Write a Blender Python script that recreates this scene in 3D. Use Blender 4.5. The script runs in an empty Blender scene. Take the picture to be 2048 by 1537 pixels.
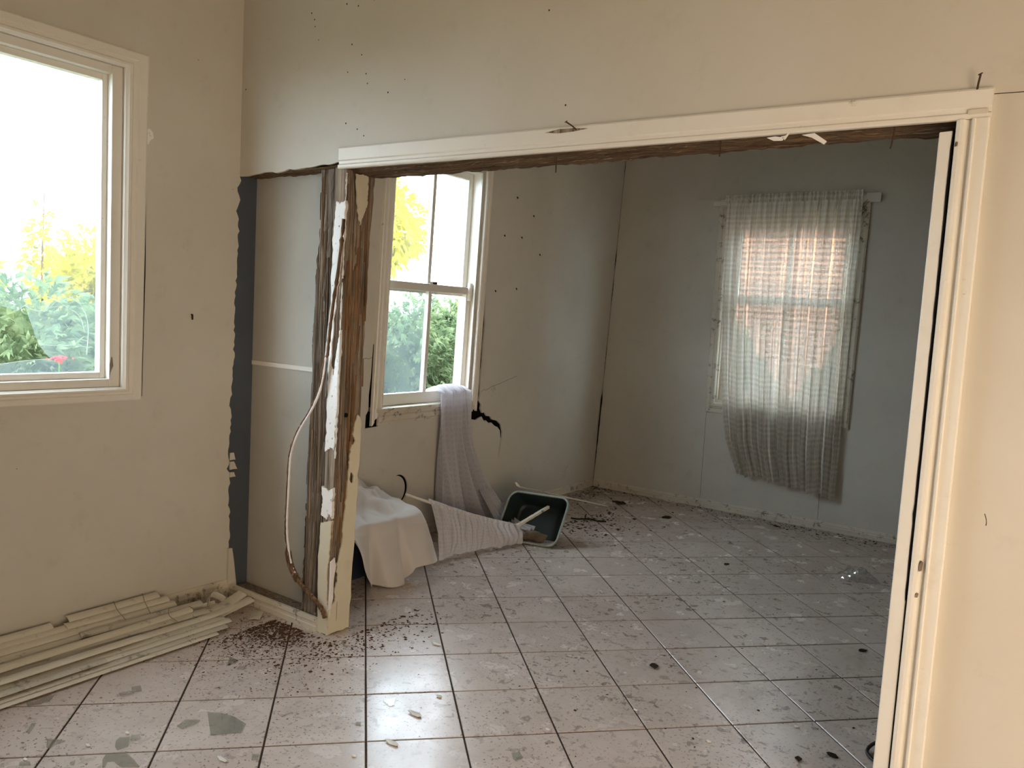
import bpy, math, random
from mathutils import Vector, Matrix, noise
from mathutils.geometry import tessellate_polygon

S = bpy.context.scene
COL = S.collection
random.seed(7)

# ------------------------------------------------------------------ camera, sky, sun, area light, exposure
CAM_LOC = (3.305, -2.347, 1.46)
R_ = ((0.81347, 0.57957, 0.05516), (0.09410, -0.03700, -0.99487), (-0.57396, 0.81409, -0.08582))
cam = bpy.data.cameras.new('camera')
cam.sensor_width = 36.0
cam.lens = 1578.32 / 2048 * 36.0
cam.clip_start = 0.05
cam_o = bpy.data.objects.new('camera', cam)
COL.objects.link(cam_o)
fw = Vector(R_[2]).normalized()
rt = Vector(R_[0]); rt = (rt - fw * rt.dot(fw)).normalized()
up = rt.cross(fw)
m = Matrix((rt, up, -fw)).transposed().to_4x4()
m.translation = CAM_LOC
cam_o.matrix_world = m
S.camera = cam_o

world = bpy.data.worlds.new('sky')
S.world = world
world.use_nodes = True
bg = world.node_tree.nodes['Background']
bg.inputs[0].default_value = (0.81, 0.905, 1.0, 1)
bg.inputs[1].default_value = 15.0

sun = bpy.data.lights.new('sun', 'SUN')
sun.energy = 11.0
sun.color = (1.0, 0.80, 0.50)
sun.angle = math.radians(0.6)
sun_o = bpy.data.objects.new('sun', sun)
COL.objects.link(sun_o)
d_ = Vector((-0.70, 0.70, -0.364))
sun_o.rotation_euler = d_.to_track_quat('-Z', 'Y').to_euler()

# area lamp added for the warm light from the right, in a made-up opening
wl = bpy.data.lights.new('added_warm_light', 'AREA')
wl.shape = 'RECTANGLE'; wl.size = 1.5; wl.size_y = 1.7
wl.energy = 47.0
wl.spread = math.radians(140)
wl.color = (1.0, 0.765, 0.53)
wl_o = bpy.data.objects.new('added_warm_light', wl)
COL.objects.link(wl_o)
wl_o.location = (4.80, -2.15, 0.92)
wl_o.rotation_euler = Vector((-0.58, 0.8, -0.06)).to_track_quat('-Z', 'Y').to_euler()

S.view_settings.view_transform = 'Standard'
S.view_settings.look = 'None'
S.view_settings.gamma = 1.0
S.view_settings.use_curve_mapping = False
S.view_settings.exposure = 0.12
try:
    S.cycles.use_denoising = True
    S.cycles.max_bounces = 10
    S.cycles.diffuse_bounces = 6
    S.cycles.transparent_max_bounces = 24
    S.cycles.sample_clamp_indirect = 6.0
    S.cycles.caustics_reflective = False
    S.cycles.caustics_refractive = False
except Exception:
    pass

# ------------------------------------------------------------------ helpers
def lin(c):
    c /= 255.0
    return c / 12.92 if c <= 0.04045 else ((c + 0.055) / 1.055) ** 2.4
def rgb(r, g, b): return (lin(r), lin(g), lin(b), 1.0)

class MB:
    def __init__(s): s.v = []; s.f = []
    def add(s, vs, fs):
        o = len(s.v); s.v += [tuple(p) for p in vs]; s.f += [tuple(o + i for i in f) for f in fs]; return s
    def hexa(s, p):
        return s.add(p, [(0, 3, 2, 1), (4, 5, 6, 7), (0, 1, 5, 4), (1, 2, 6, 5), (2, 3, 7, 6), (3, 0, 4, 7)])
    def box(s, x0, x1, y0, y1, z0, z1):
        return s.hexa([(x0, y0, z0), (x1, y0, z0), (x1, y1, z0), (x0, y1, z0), (x0, y0, z1), (x1, y0, z1), (x1, y1, z1), (x0, y1, z1)])
    def tube(s, pts, r, n=8, flat=1.0):
        pts = [Vector(p) for p in pts]; vs = []; fs = []
        ref = Vector((0.13, 0.31, 0.94))
        for i, p in enumerate(pts):
            t = (pts[min(i + 1, len(pts) - 1)] - pts[max(i - 1, 0)]).normalized()
            a = t.cross(ref)
            if a.length < 1e-3: a = t.cross(Vector((1, 0, 0)))
            a.normalize(); b = t.cross(a)
            rr = r[i] if isinstance(r, (list, tuple)) else r
            for k in range(n):
                an = 2 * math.pi * k / n
                vs.append(p + a * (math.cos(an) * rr) + b * (math.sin(an) * rr * flat))
        for i in range(len(pts) - 1):
            for k in range(n):
                fs.append((i * n + k, i * n + (k + 1) % n, (i + 1) * n + (k + 1) % n, (i + 1) * n + k))
        fs.append(tuple(range(n))[::-1]); fs.append(tuple((len(pts) - 1) * n + k for k in range(n)))
        return s.add(vs, fs)
    def grid(s, fn, nu, nv):
        vs = [fn(i / nu, j / nv) for j in range(nv + 1) for i in range(nu + 1)]
        fs = [(j * (nu + 1) + i, j * (nu + 1) + i + 1, (j + 1) * (nu + 1) + i + 1, (j + 1) * (nu + 1) + i) for j in range(nv) for i in range(nu)]
        return s.add(vs, fs)
    def sheet(s, outer, holes, fr, d0, d1):
        """flat sheet with holes, outline in wall coordinates (a, z); fr(a, z, d) -> world; between depths d0 (back) and d1 (face)"""
        loops = [outer] + list(holes)
        tris = tessellate_polygon([[Vector((p[0], p[1], 0)) for p in l] for l in loops])
        flat = [p for l in loops for p in l]; n = len(flat)
        vs = [fr(p[0], p[1], d1) for p in flat] + [fr(p[0], p[1], d0) for p in flat]
        fs = []
        for t in tris:
            fs.append(tuple(t)); fs.append(tuple(i + n for i in reversed(t)))
        o = 0
        for l in loops:
            k = len(l)
            for i in range(k):
                a, b = o + i, o + (i + 1) % k
                fs.append((a, b, b + n, a + n))
            o += k
        return s.add(vs, fs)
    def board(s, p0, p1, q0, q1, prof, fr, back=0.0):
        """mitred moulding: inner edge p0-p1, outer edge q0-q1 (wall coords), profile [(t, depth)]"""
        vs = []
        for (a, b) in ((p0, q0), (p1, q1)):
            for t, d in prof: vs.append(fr(a[0] + (b[0] - a[0]) * t, a[1] + (b[1] - a[1]) * t, d))
            vs.append(fr(b[0], b[1], back)); vs.append(fr(a[0], a[1], back))
        n = len(prof) + 2
        fs = [(i, (i + 1) % n, n + (i + 1) % n, n + i) for i in range(n)]
        fs.append(tuple(range(n))[::-1]); fs.append(tuple(n + i for i in range(n)))
        return s.add(vs, fs)
    def build(s, name, mat, parent=None, smooth=False, bevel=0.0, kind=None, origin=None, uv=None):
        L = Vector(parent_loc(parent)) if parent is not None else Vector((0, 0, 0))
        org = Vector(origin) if origin is not None else L
        me = bpy.data.meshes.new(name)
        me.from_pydata([tuple(Vector(p) - org) for p in s.v], [], s.f)
        import bmesh
        bm = bmesh.new(); bm.from_mesh(me)
        bmesh.ops.recalc_face_normals(bm, faces=bm.faces)
        bm.to_mesh(me); bm.free()
        if uv is not None:
            ul = me.uv_layers.new(name='uv')
            for lp in me.loops: ul.data[lp.index].uv = uv[lp.vertex_index]
        if smooth:
            for p in me.polygons: p.use_smooth = True
        if mat: me.materials.append(mat)
        o = bpy.data.objects.new(name, me)
        COL.objects.link(o)
        if parent is not None: o.parent = parent
        if origin is not None or parent is not None: o.location = org - L
        if bevel:
            b = o.modifiers.new('bevel', 'BEVEL'); b.width = bevel; b.segments = 2; b.limit_method = 'ANGLE'
        if kind: o['kind'] = kind
        return o

def parent_loc(p):
    L = Vector((0, 0, 0))
    while p is not None: L = L + p.location; p = p.parent
    return L
def tag(o, label=None, cat=None, group=None, kind=None):
    if label: o['label'] = label
    if cat: o['category'] = cat
    if group: o['group'] = group
    if kind: o['kind'] = kind
    return o
def thing(name, label, cat, loc=(0, 0, 0), group=None, kind=None):
    o = bpy.data.objects.new(name, None); COL.objects.link(o)
    o.location = loc; o.empty_display_size = 0.05
    return tag(o, label, cat, group, kind)
def copy_tree(o, parent=None):
    c = o.copy(); COL.objects.link(c); c.parent = parent
    for ch in o.children: copy_tree(ch, c)
    return c
def nz(x, y, z=0.0): return noise.noise(Vector((x, y, z)))
def jag(p0, p1, n, amp, seed):
    out = []
    for i in range(n):
        t = i / n
        x = p0[0] + (p1[0] - p0[0]) * t; y = p0[1] + (p1[1] - p0[1]) * t
        L = math.hypot(p1[0] - p0[0], p1[1] - p0[1]); nx, ny = -(p1[1] - p0[1]) / L, (p1[0] - p0[0]) / L
        k = amp * (nz(i * 0.37, seed) + 0.7 * nz(i * 1.13, seed + 9.1)) if i else 0
        out.append((x + nx * k, y + ny * k))
    return out

# wall frames: (along, height, depth into the room) -> world
def F0(a, z, d): return (a, -d, z)                                             # partition, front face
def F1(a, z, d): return (d, a, z)                                              # left wall, front room
def F2(a, z, d): return (-0.06 + 0.025 * z + d, a, z)                          # left wall, back room (leans)
def F3(a, z, d): return (a - 0.012 * (z - 0.8), 3.745 + 0.028 * z - d, z)      # back wall (leans)

# ------------------------------------------------------------------ materials
MATS = {}
class NT:
    def __init__(s, name):
        s.m = bpy.data.materials.new(name); s.m.use_nodes = True
        s.t = s.m.node_tree; s.t.nodes.clear(); s.out = s.n('ShaderNodeOutputMaterial')
    def n(s, typ, **kw):
        x = s.t.nodes.new(typ)
        for k, v in kw.items():
            if hasattr(x, k): setattr(x, k, v)
        return x
    def l(s, a, b): s.t.links.new(a, b)
    def val(s, sock, v):
        if hasattr(v, 'is_output') or hasattr(v, 'links'): s.l(v, sock)
        else: sock.default_value = v
    def pos(s, scale=(1, 1, 1), obj=False):
        if obj: src = s.n('ShaderNodeTexCoord').outputs['Object']
        else: src = s.n('ShaderNodeNewGeometry').outputs['Position']
        mp = s.n('ShaderNodeMapping'); mp.inputs['Scale'].default_value = scale
        s.l(src, mp.inputs['Vector']); return mp.outputs[0]
    def noise(s, vec, scale, detail=4, rough=0.55, dist=0.0):
        x = s.n('ShaderNodeTexNoise'); s.l(vec, x.inputs['Vector'])
        x.inputs['Scale'].default_value = scale; x.inputs['Detail'].default_value = detail
        x.inputs['Roughness'].default_value = rough; x.inputs['Distortion'].default_value = dist
        return x.outputs['Fac'] if 'Fac' in x.outputs else x.outputs[0]
    def voro(s, vec, scale, feature='F1', out='Distance'):
        x = s.n('ShaderNodeTexVoronoi'); x.feature = feature; s.l(vec, x.inputs['Vector'])
        x.inputs['Scale'].default_value = scale; return x.outputs[out]
    def ramp(s, f, stops):
        x = s.n('ShaderNodeValToRGB'); s.l(f, x.inputs[0]); e = x.color_ramp.elements
        while len(e) < len(stops): e.new(0.5)
        for el, (p, c) in zip(e, stops):
            el.position = p; el.color = c if isinstance(c, tuple) else (c, c, c, 1)
        return x.outputs[0]
    def mix(s, f, a, b, mode='MIX'):
        x = s.n('ShaderNodeMix'); x.data_type = 'RGBA'; x.blend_type = mode
        s.val(x.inputs[0], f); s.val(x.inputs[6], a); s.val(x.inputs[7], b); return x.outputs[2]
    def math(s, op, a, b=0.0, c=0.0):
        x = s.n('ShaderNodeMath'); x.operation = op
        s.val(x.inputs[0], a); s.val(x.inputs[1], b); s.val(x.inputs[2], c); return x.outputs[0]
    def bump(s, h, strength=0.3, dist=0.002):
        x = s.n('ShaderNodeBump'); s.l(h, x.inputs['Height']); x.inputs['Strength'].default_value = strength
        x.inputs['Distance'].default_value = dist; return x.outputs[0]
    def bsdf(s, col, rough=0.6, spec=0.5, bump=None, **kw):
        x = s.n('ShaderNodeBsdfPrincipled')
        s.val(x.inputs['Base Color'], col); s.val(x.inputs['Roughness'], rough)
        x.inputs['Specular IOR Level'].default_value = spec
        if bump is not None: s.l(bump, x.inputs['Normal'])
        for k, v in kw.items(): x.inputs[k.replace('_', ' ')].default_value = v
        return x.outputs[0]
    def done(s, sh): s.l(sh, s.out.inputs['Surface']); return s.m

def paint(name, c, c2, rough=0.55, specks=0.5, grime=None, spec=0.35):
    t = NT(name); p = t.pos()
    a = t.ramp(t.noise(p, 1.3, 5), [(0.35, 0.0), (0.7, 1.0)])
    col = t.mix(a, c, c2)
    b = t.ramp(t.noise(p, 9, 6, 0.7), [(0.56, 0.0), (0.80, 1.0)])
    col = t.mix(t.math('MULTIPLY', b, 0.16), col, rgb(120, 105, 85))
    if specks:
        v = t.voro(p, 8); k = t.math('LESS_THAN', v, 0.022)
        g = t.math('GREATER_THAN', t.noise(p, 2.3, 2), 0.53)
        sp = t.math('MULTIPLY', t.math('MULTIPLY', k, g), specks)
        col = t.mix(sp, col, rgb(58, 48, 40))
    if grime:
        g2 = t.ramp(t.noise(p, grime[0], 6, 0.75), [(grime[1], 0.0), (grime[1] + 0.09, 1.0)])
        col = t.mix(t.math('MULTIPLY', g2, grime[2]), col, rgb(82, 66, 50))
    bm = t.bump(t.noise(p, 22, 5, 0.6), 0.12, 0.004)
    return t.done(t.bsdf(col, rough, spec, bm))

def wood(name, stops, axis='z', rough=0.85, fine=1.0, bump=0.8):
    t = NT(name)
    sc = {'z': (55 * fine, 55 * fine, 2.2), 'x': (2.2, 55 * fine, 55 * fine), 'y': (55 * fine, 2.2, 55 * fine)}[axis]
    p = t.pos(sc); q = t.pos()
    f = t.noise(p, 1.0, 6, 0.65, 0.4)
    f2 = t.noise(t.pos(tuple(v * 2.6 if v > 10 else v * 0.8 for v in sc)), 1.0, 4, 0.6)
    col = t.ramp(f, stops)
    cre = t.ramp(f2, [(0.36, 1.0), (0.45, 0.0)])
    col = t.mix(t.math('MULTIPLY', cre, 0.55), col, rgb(38, 30, 25))
    hl = t.ramp(f2, [(0.57, 0.0), (0.68, 1.0)])
    col = t.mix(t.math('MULTIPLY', hl, 0.5), col, rgb(200, 186, 168))
    patch = t.ramp(t.noise(q, 7, 4), [(0.4, 0.0), (0.66, 1.0)])
    col = t.mix(t.math('MULTIPLY', patch, 0.30), col, rgb(88, 74, 62))
    return t.done(t.bsdf(col, rough, 0.2, t.bump(f, bump, 0.006)))

M = {}
M['wall_front'] = paint('cream_wall_paint', rgb(204, 200, 190), rgb(196, 190, 178), 0.5, 0.6)
M['wall_back'] = paint('grey_cream_wall_paint', rgb(207, 203, 193), rgb(197, 192, 181), 0.5, 0.6, (3.0, 0.66, 0.3))
M['trim'] = paint('white_gloss_trim_paint', rgb(228, 225, 217), rgb(220, 215, 204), 0.38, 0.35, (14, 0.66, 0.55), 0.5)
M['trim_dirty'] = paint('dirty_white_trim_paint', rgb(214, 208, 194), rgb(196, 188, 172), 0.5, 0.7, (16, 0.55, 0.8))
M['cream_skin'] = paint('old_cream_paint_skin', rgb(214, 206, 184), rgb(204, 196, 174), 0.5, 0.7, (20, 0.64, 0.7))
M['white_skin'] = paint('white_paint_strip', rgb(236, 236, 234), rgb(224, 220, 214), 0.5, 0.9, (38, 0.60, 0.8))
M['ceiling'] = paint('ceiling_paint', rgb(215, 208, 192), rgb(205, 198, 180), 0.7, 0.2)
M['lining'] = paint('bare_lining_board', rgb(186, 182, 172), rgb(174, 168, 156), 0.7, 0.8, (5, 0.64, 0.35))
M['weathered'] = wood('weathered_grey_timber', [(0.26, rgb(54, 47, 42)), (0.40, rgb(116, 106, 97)), (0.58, rgb(148, 137, 126)), (0.78, rgb(176, 164, 150))])
M['rotten'] = wood('termite_eaten_timber', [(0.28, rgb(52, 42, 36)), (0.40, rgb(116, 102, 88)), (0.53, rgb(150, 135, 119)), (0.70, rgb(196, 180, 160))], bump=1.0)
M['header'] = wood('rough_header_timber', [(0.28, rgb(44, 34, 27)), (0.45, rgb(88, 70, 54)), (0.62, rgb(118, 96, 72)), (0.8, rgb(172, 140, 100))], axis='x')
M['bare_wood'] = wood('split_brown_timber', [(0.25, rgb(84, 60, 42)), (0.5, rgb(142, 108, 78)), (0.75, rgb(188, 156, 122))])
M['tie_stud'] = paint('blue_grey_stud_paint', rgb(78, 86, 96), rgb(66, 72, 80), 0.6, 0.6, (12, 0.6, 0.4))
M['mud'] = wood('termite_mud', [(0.3, rgb(60, 42, 30)), (0.55, rgb(112, 84, 62)), (0.75, rgb(142, 112, 86))])
def plain(name, c, rough=0.6, spec=0.4, var=0.12, sc=20):
    t = NT(name); p = t.pos()
    col = t.mix(t.math('MULTIPLY', t.ramp(t.noise(p, sc, 5, 0.6), [(0.4, 0.0), (0.7, 1.0)]), var * 4), c, tuple(x * 0.55 for x in c[:3]) + (1,))
    return t.done(t.bsdf(col, rough, spec, t.bump(t.noise(p, sc * 4, 3), 0.1, 0.002)))
M['black'] = plain('dark_cavity', rgb(26, 25, 25), 0.95, 0.05)
M['iron'] = plain('rusty_iron', rgb(70, 52, 42), 0.7, 0.3)
M['tub'] = plain('dark_green_plastic', rgb(30, 42, 42), 0.5, 0.4, 0.1, 14)
M['tub_rim'] = plain('pale_worn_rim', rgb(140, 150, 142), 0.55, 0.4, 0.15, 30)
M['navy'] = plain('dark_navy_laminate', rgb(34, 42, 56), 0.6, 0.3)
M['black_cable'] = plain('black_rubber', rgb(26, 26, 28), 0.5, 0.4)
M['litter'] = plain('dry_dark_leaf', rgb(52, 44, 36), 0.9, 0.1, 0.2, 60)
M['chips'] = plain('wood_frass', rgb(92, 66, 50), 0.95, 0.05, 0.25, 120)
M['flake'] = plain('white_paint_flake', rgb(232, 230, 222), 0.7, 0.2, 0.05)
M['slat'] = paint('cream_slat_enamel', rgb(220, 215, 203), rgb(208, 202, 188), 0.45, 0.5, (18, 0.60, 0.5))
M['slat_dusty'] = paint('dusty_slat_enamel', rgb(204, 199, 187), rgb(186, 180, 168), 0.6, 0.7, (12, 0.54, 0.6))
M['cord'] = plain('dusty_cord', rgb(150, 140, 122), 0.9, 0.1)
M['rod'] = plain('cream_rod', rgb(216, 210, 196), 0.5, 0.4, 0.08)
M['earth'] = plain('garden_earth', rgb(96, 92, 70), 0.95, 0.05, 0.2, 3)
M['red'] = plain('red_petals', rgb(222, 40, 48), 0.6, 0.2, 0.05)
M['concrete'] = plain('blocker_concrete', rgb(170, 150, 125), 0.9, 0.1)
M['brick'] = plain('orange_brick', rgb(200, 146, 116), 0.9, 0.1, 0.15, 6)
M['render_wall'] = plain('pale_wall_render', rgb(216, 206, 190), 0.9, 0.1, 0.05)
M['roof_tin'] = plain('grey_roof_sheet', rgb(120, 120, 118), 0.6, 0.3, 0.05)
M['bark'] = plain('brown_bark', rgb(92, 74, 58), 0.95, 0.05, 0.2, 12)

def tile_mat():
    t = NT('pinkish_glazed_floor_tile'); p = t.pos()
    oi = t.n('ShaderNodeObjectInfo').outputs['Random']
    base = t.mix(t.ramp(t.noise(p, 4.5, 6, 0.65, 0.6), [(0.35, 0.0), (0.68, 1.0)]), rgb(212, 198, 190), rgb(198, 183, 174))
    base = t.mix(t.math('MULTIPLY', oi, 0.22), base, rgb(172, 154, 144))
    veil = t.ramp(t.noise(p, 2.2, 5, 0.6, 1.5), [(0.5, 0.0), (0.85, 1.0)])
    base = t.mix(t.math('MULTIPLY', veil, 0.30), base, rgb(120, 104, 92))
    # trodden dirt: dabs, crumbs and faint sole marks
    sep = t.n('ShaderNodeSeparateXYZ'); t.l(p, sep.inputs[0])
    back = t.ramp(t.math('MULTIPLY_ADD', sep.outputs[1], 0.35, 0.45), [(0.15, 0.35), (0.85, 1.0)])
    reg = t.ramp(t.noise(p, 2.1, 3, 0.6), [(0.36, 0.15), (0.62, 1.0)])
    dabs = t.ramp(t.noise(p, 24, 3, 0.55, 0.6), [(0.585, 0.0), (0.635, 1.0)])
    base = t.mix(t.math('MULTIPLY', t.math('MULTIPLY', dabs, t.math('MULTIPLY', back, reg)), 0.85), base, rgb(74, 60, 50))
    fine = t.ramp(t.noise(p, 85, 2, 0.5), [(0.61, 0.0), (0.67, 1.0)])
    base = t.mix(t.math('MULTIPLY', t.math('MULTIPLY', fine, reg), 0.75), base, rgb(74, 56, 46))
    film = t.ramp(t.noise(p, 9, 6, 0.7, 1.0), [(0.55, 0.0), (0.85, 1.0)])
    base = t.mix(t.math('MULTIPLY', t.math('MULTIPLY', film, back), 0.35), base, rgb(112, 97, 86))
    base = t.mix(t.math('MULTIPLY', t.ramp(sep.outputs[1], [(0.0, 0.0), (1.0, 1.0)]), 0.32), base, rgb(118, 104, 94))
    rough = t.ramp(t.noise(p, 6, 5, 0.6), [(0.3, 0.17), (0.75, 0.32)])
    return t.done(t.bsdf(base, rough, 0.5, t.bump(t.noise(p, 30, 4), 0.05, 0.002)))
M['tile'] = tile_mat()
M['grout'] = plain('dirty_grout', rgb(70, 60, 54), 0.95, 0.05, 0.2, 40)

def glass_mat(name, haze, tint=(0.93, 0.97, 0.98, 1), hazecol=(0.75, 0.86, 0.92, 1), lo=0.3, hi=0.75, gloss=0.05):
    t = NT(name); p = t.pos()
    tr = t.n('ShaderNodeBsdfTransparent'); tr.inputs[0].default_value = tint
    gl = t.n('ShaderNodeBsdfGlossy'); gl.inputs['Roughness'].default_value = 0.03; gl.inputs[0].default_value = (1, 1, 1, 1)
    m1 = t.n('ShaderNodeMixShader'); m1.inputs[0].default_value = gloss
    t.l(tr.outputs[0], m1.inputs[1]); t.l(gl.outputs[0], m1.inputs[2])
    di = t.n('ShaderNodeBsdfDiffuse'); di.inputs[0].default_value = hazecol
    ts = t.n('ShaderNodeBsdfTranslucent'); ts.inputs[0].default_value = hazecol
    m2 = t.n('ShaderNodeMixShader'); m2.inputs[0].default_value = 0.6
    t.l(di.outputs[0], m2.inputs[1]); t.l(ts.outputs[0], m2.inputs[2])
    f = t.ramp(t.noise(p, 5, 5, 0.6, 0.8), [(lo, haze * 0.5), (hi, haze)])
    m3 = t.n('ShaderNodeMixShader'); t.l(f, m3.inputs[0]); t.l(m1.outputs[0], m3.inputs[1]); t.l(m2.outputs[0], m3.inputs[2])
    return t.done(m3.outputs[0])
M['glass'] = glass_mat('dusty_window_glass', 0.03)
M['glass_dirty'] = glass_mat('grimy_window_glass', 0.055)
M['glass_clear'] = glass_mat('clear_window_glass', 0.04)
M['shard'] = glass_mat('grey_green_glass_shard', 0.30, (0.95, 0.965, 0.95, 1), (0.56, 0.57, 0.54, 1), 0.2, 0.8, 0.09)
M['plastic'] = glass_mat('crumpled_clear_plastic', 0.35, (0.9, 0.92, 0.93, 1), (0.55, 0.56, 0.58, 1), 0.3, 0.7, 0.16)
M['crack'] = plain('glass_crack_edge', rgb(220, 236, 240), 0.4, 0.5, 0.02)

def lace_mat(name, c, open_lo, open_hi, band, eye, translucent=0.55, streak_open=0.0):
    t = NT(name)
    uv = t.n('ShaderNodeUVMap').outputs[0]
    sep = t.n('ShaderNodeSeparateXYZ'); t.l(uv, sep.inputs[0])
    u, v = sep.outputs[0], sep.outputs[1]
    # rows of openwork, in metres along the cloth
    rows = t.math('MULTIPLY_ADD', t.math('SINE', t.math('MULTIPLY', v, 2 * math.pi / band)), 0.5, 0.5)
    cols = t.math('MULTIPLY_ADD', t.math('SINE', t.math('MULTIPLY', u, 2 * math.pi / 0.0061)), 0.5, 0.5)
    net = t.math('MULTIPLY', rows, t.math('MULTIPLY_ADD', cols, 0.6, 0.4))
    # eyelet rings on a grid
    fu = t.math('SUBTRACT', t.math('FRACT', t.math('DIVIDE', u, eye)), 0.5)
    fv = t.math('SUBTRACT', t.math('FRACT', t.math('DIVIDE', v, eye)), 0.5)
    rr = t.math('SQRT', t.math('ADD', t.math('MULTIPLY', fu, fu), t.math('MULTIPLY', fv, fv)))
    ring = t.math('LESS_THAN', t.math('ABSOLUTE', t.math('SUBTRACT', rr, 0.20)), 0.055)
    nn = t.noise(uv, 160, 2)
    ms = t.n('ShaderNodeMapping'); ms.inputs['Scale'].default_value = (16, 0.35, 1); t.l(uv, ms.inputs['Vector'])
    streak = t.ramp(t.noise(ms.outputs[0], 1.0, 3, 0.6), [(0.53, 0.0), (0.70, 1.0)])
    al = t.math('MULTIPLY_ADD', net, open_hi - open_lo, open_lo)
    al = t.math('ADD', al, t.math('MULTIPLY', t.math('SUBTRACT', nn, 0.5), 0.35))
    al = t.math('ADD', al, t.math('MULTIPLY', ring, 0.08))
    al = t.math('ADD', al, t.math('MULTIPLY', streak, streak_open))
    al = t.math('MINIMUM', t.math('MAXIMUM', al, 0.02), 0.9)
    col = t.mix(t.math('MULTIPLY', ring, 0.28), c, tuple(x * 0.55 for x in c[:3]) + (1,))
    di = t.n('ShaderNodeBsdfDiffuse'); t.l(col, di.inputs[0])
    ts = t.n('ShaderNodeBsdfTranslucent'); t.l(col, ts.inputs[0])
    m2 = t.n('ShaderNodeMixShader'); m2.inputs[0].default_value = translucent
    t.l(di.outputs[0], m2.inputs[1]); t.l(ts.outputs[0], m2.inputs[2])
    tr = t.n('ShaderNodeBsdfTransparent')
    m3 = t.n('ShaderNodeMixShader'); t.l(al, m3.inputs[0]); t.l(m2.outputs[0], m3.inputs[1]); t.l(tr.outputs[0], m3.inputs[2])
    return t.done(m3.outputs[0])
M['lace'] = lace_mat('grey_lace_net', rgb(238, 234, 226), 0.01, 0.21, 0.042, 0.034, 0.10, 0.60)
M['lace_white'] = lace_mat('white_lace_net', rgb(204, 203, 210), 0.0, 0.03, 0.012, 0.040, 0.30)
M['sheer'] = lace_mat('white_sheer_net', rgb(228, 227, 234), 0.04, 0.09, 0.02, 0.04, 0.4)

def cloth_mat(name, c, sheen=0.4):
    t = NT(name); p = t.pos()
    col = t.mix(t.math('MULTIPLY', t.ramp(t.noise(p, 5, 5), [(0.45, 0.0), (0.7, 1.0)]), 0.25), c, tuple(x * 0.7 for x in c[:3]) + (1,))
    dots = t.voro(p, 95)
    b = t.bump(dots, 0.25, 0.001)
    return t.done(t.bsdf(col, 0.55, 0.4, b, Sheen_Weight=sheen))
M['satin'] = cloth_mat('pale_satin_cloth', rgb(196, 190, 186))

def leaf_mat(name, a, b, trans=0.35):
    t = NT(name)
    oi = t.noise(t.pos(), 7, 3)
    col = t.mix(t.ramp(oi, [(0.35, 0.0), (0.65, 1.0)]), a, b)
    di = t.n('ShaderNodeBsdfDiffuse'); t.l(col, di.inputs[0])
    ts = t.n('ShaderNodeBsdfTranslucent'); t.l(col, ts.inputs[0])
    m2 = t.n('ShaderNodeMixShader'); m2.inputs[0].default_value = trans
    t.l(di.outputs[0], m2.inputs[1]); t.l(ts.outputs[0], m2.inputs[2])
    return t.done(m2.outputs[0])
M['conifer'] = leaf_mat('conifer_green', rgb(84, 104, 76), rgb(128, 142, 104))
M['yellow_leaf'] = leaf_mat('yellow_green_leaf', rgb(150, 150, 40), rgb(190, 176, 60))
M['fresh_leaf'] = leaf_mat('fresh_green_leaf', rgb(96, 150, 60), rgb(130, 172, 70))

# ------------------------------------------------------------------ structure: floor with every tile
T = 1.0 / 3.0
ANG = math.radians(46.0)
CA, SA = math.cos(ANG), math.sin(ANG)
OX, OY = -0.668, 1.420
def tile_corner(i, j):
    x, y = i * T - OX, j * T - OY
    return (CA * x - SA * y, SA * x + CA * y)
X0, X1, Y0, Y1 = -0.05, 4.72, -4.3, 3.75
floor = MB().box(-0.12, 4.86, -4.42, 3.95, -0.14, -0.0035).build('floor', M['grout'])
tag(floor, 'pinkish grey tiled floor laid diagonally through both rooms, dirty and littered', 'floor', kind='structure')
def tile_mesh():
    h = T / 2 - 0.0032; c = h - 0.0020
    vs = [(-h, -h, -0.0032), (h, -h, -0.0032), (h, h, -0.0032), (-h, h, -0.0032),
          (-h, -h, -0.0018), (h, -h, -0.0018), (h, h, -0.0018), (-h, h, -0.0018),
          (-c, -c, 0), (c, -c, 0), (c, c, 0), (-c, c, 0)]
    fs = [(0, 1, 5, 4), (1, 2, 6, 5), (2, 3, 7, 6), (3, 0, 4, 7), (4, 5, 9, 8), (5, 6, 10, 9), (6, 7, 11, 10), (7, 4, 8, 11), (8, 9, 10, 11)]
    me = bpy.data.meshes.new('tile'); me.from_pydata(vs, [], fs); me.materials.append(M['tile']); return me
TM = tile_mesh()
def clip(poly, ax, lim, keep_less):
    out = []
    for k in range(len(poly)):
        a, b = poly[k], poly[(k + 1) % len(poly)]
        ia = (a[ax] <= lim) == keep_less; ib = (b[ax] <= lim) == keep_less
        if ia: out.append(a)
        if ia != ib:
            t = (lim - a[ax]) / (b[ax] - a[ax]); out.append((a[0] + (b[0] - a[0]) * t, a[1] + (b[1] - a[1]) * t))
    return out
tiles = []
HT = T / 2 - 0.0032
for i in range(-30, 31):
    for j in range(-30, 31):
        x, y = tile_corner(i + 0.5, j + 0.5)
        q = [(x + CA * a - SA * b, y + SA * a + CA * b) for a, b in ((-HT, -HT), (HT, -HT), (HT, HT), (-HT, HT))]
        p = clip(clip(clip(clip(q, 0, X0, False), 0, X1, True), 1, Y0, False), 1, Y1, True) if q else []
        if len(p) < 3: continue
        area = abs(sum(p[k][0] * p[(k + 1) % len(p)][1] - p[(k + 1) % len(p)][0] * p[k][1] for k in range(len(p)))) / 2
        if area < 0.002: continue
        tiles.append((x, y, p if area < 4 * HT * HT * 0.999 else None))
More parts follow.
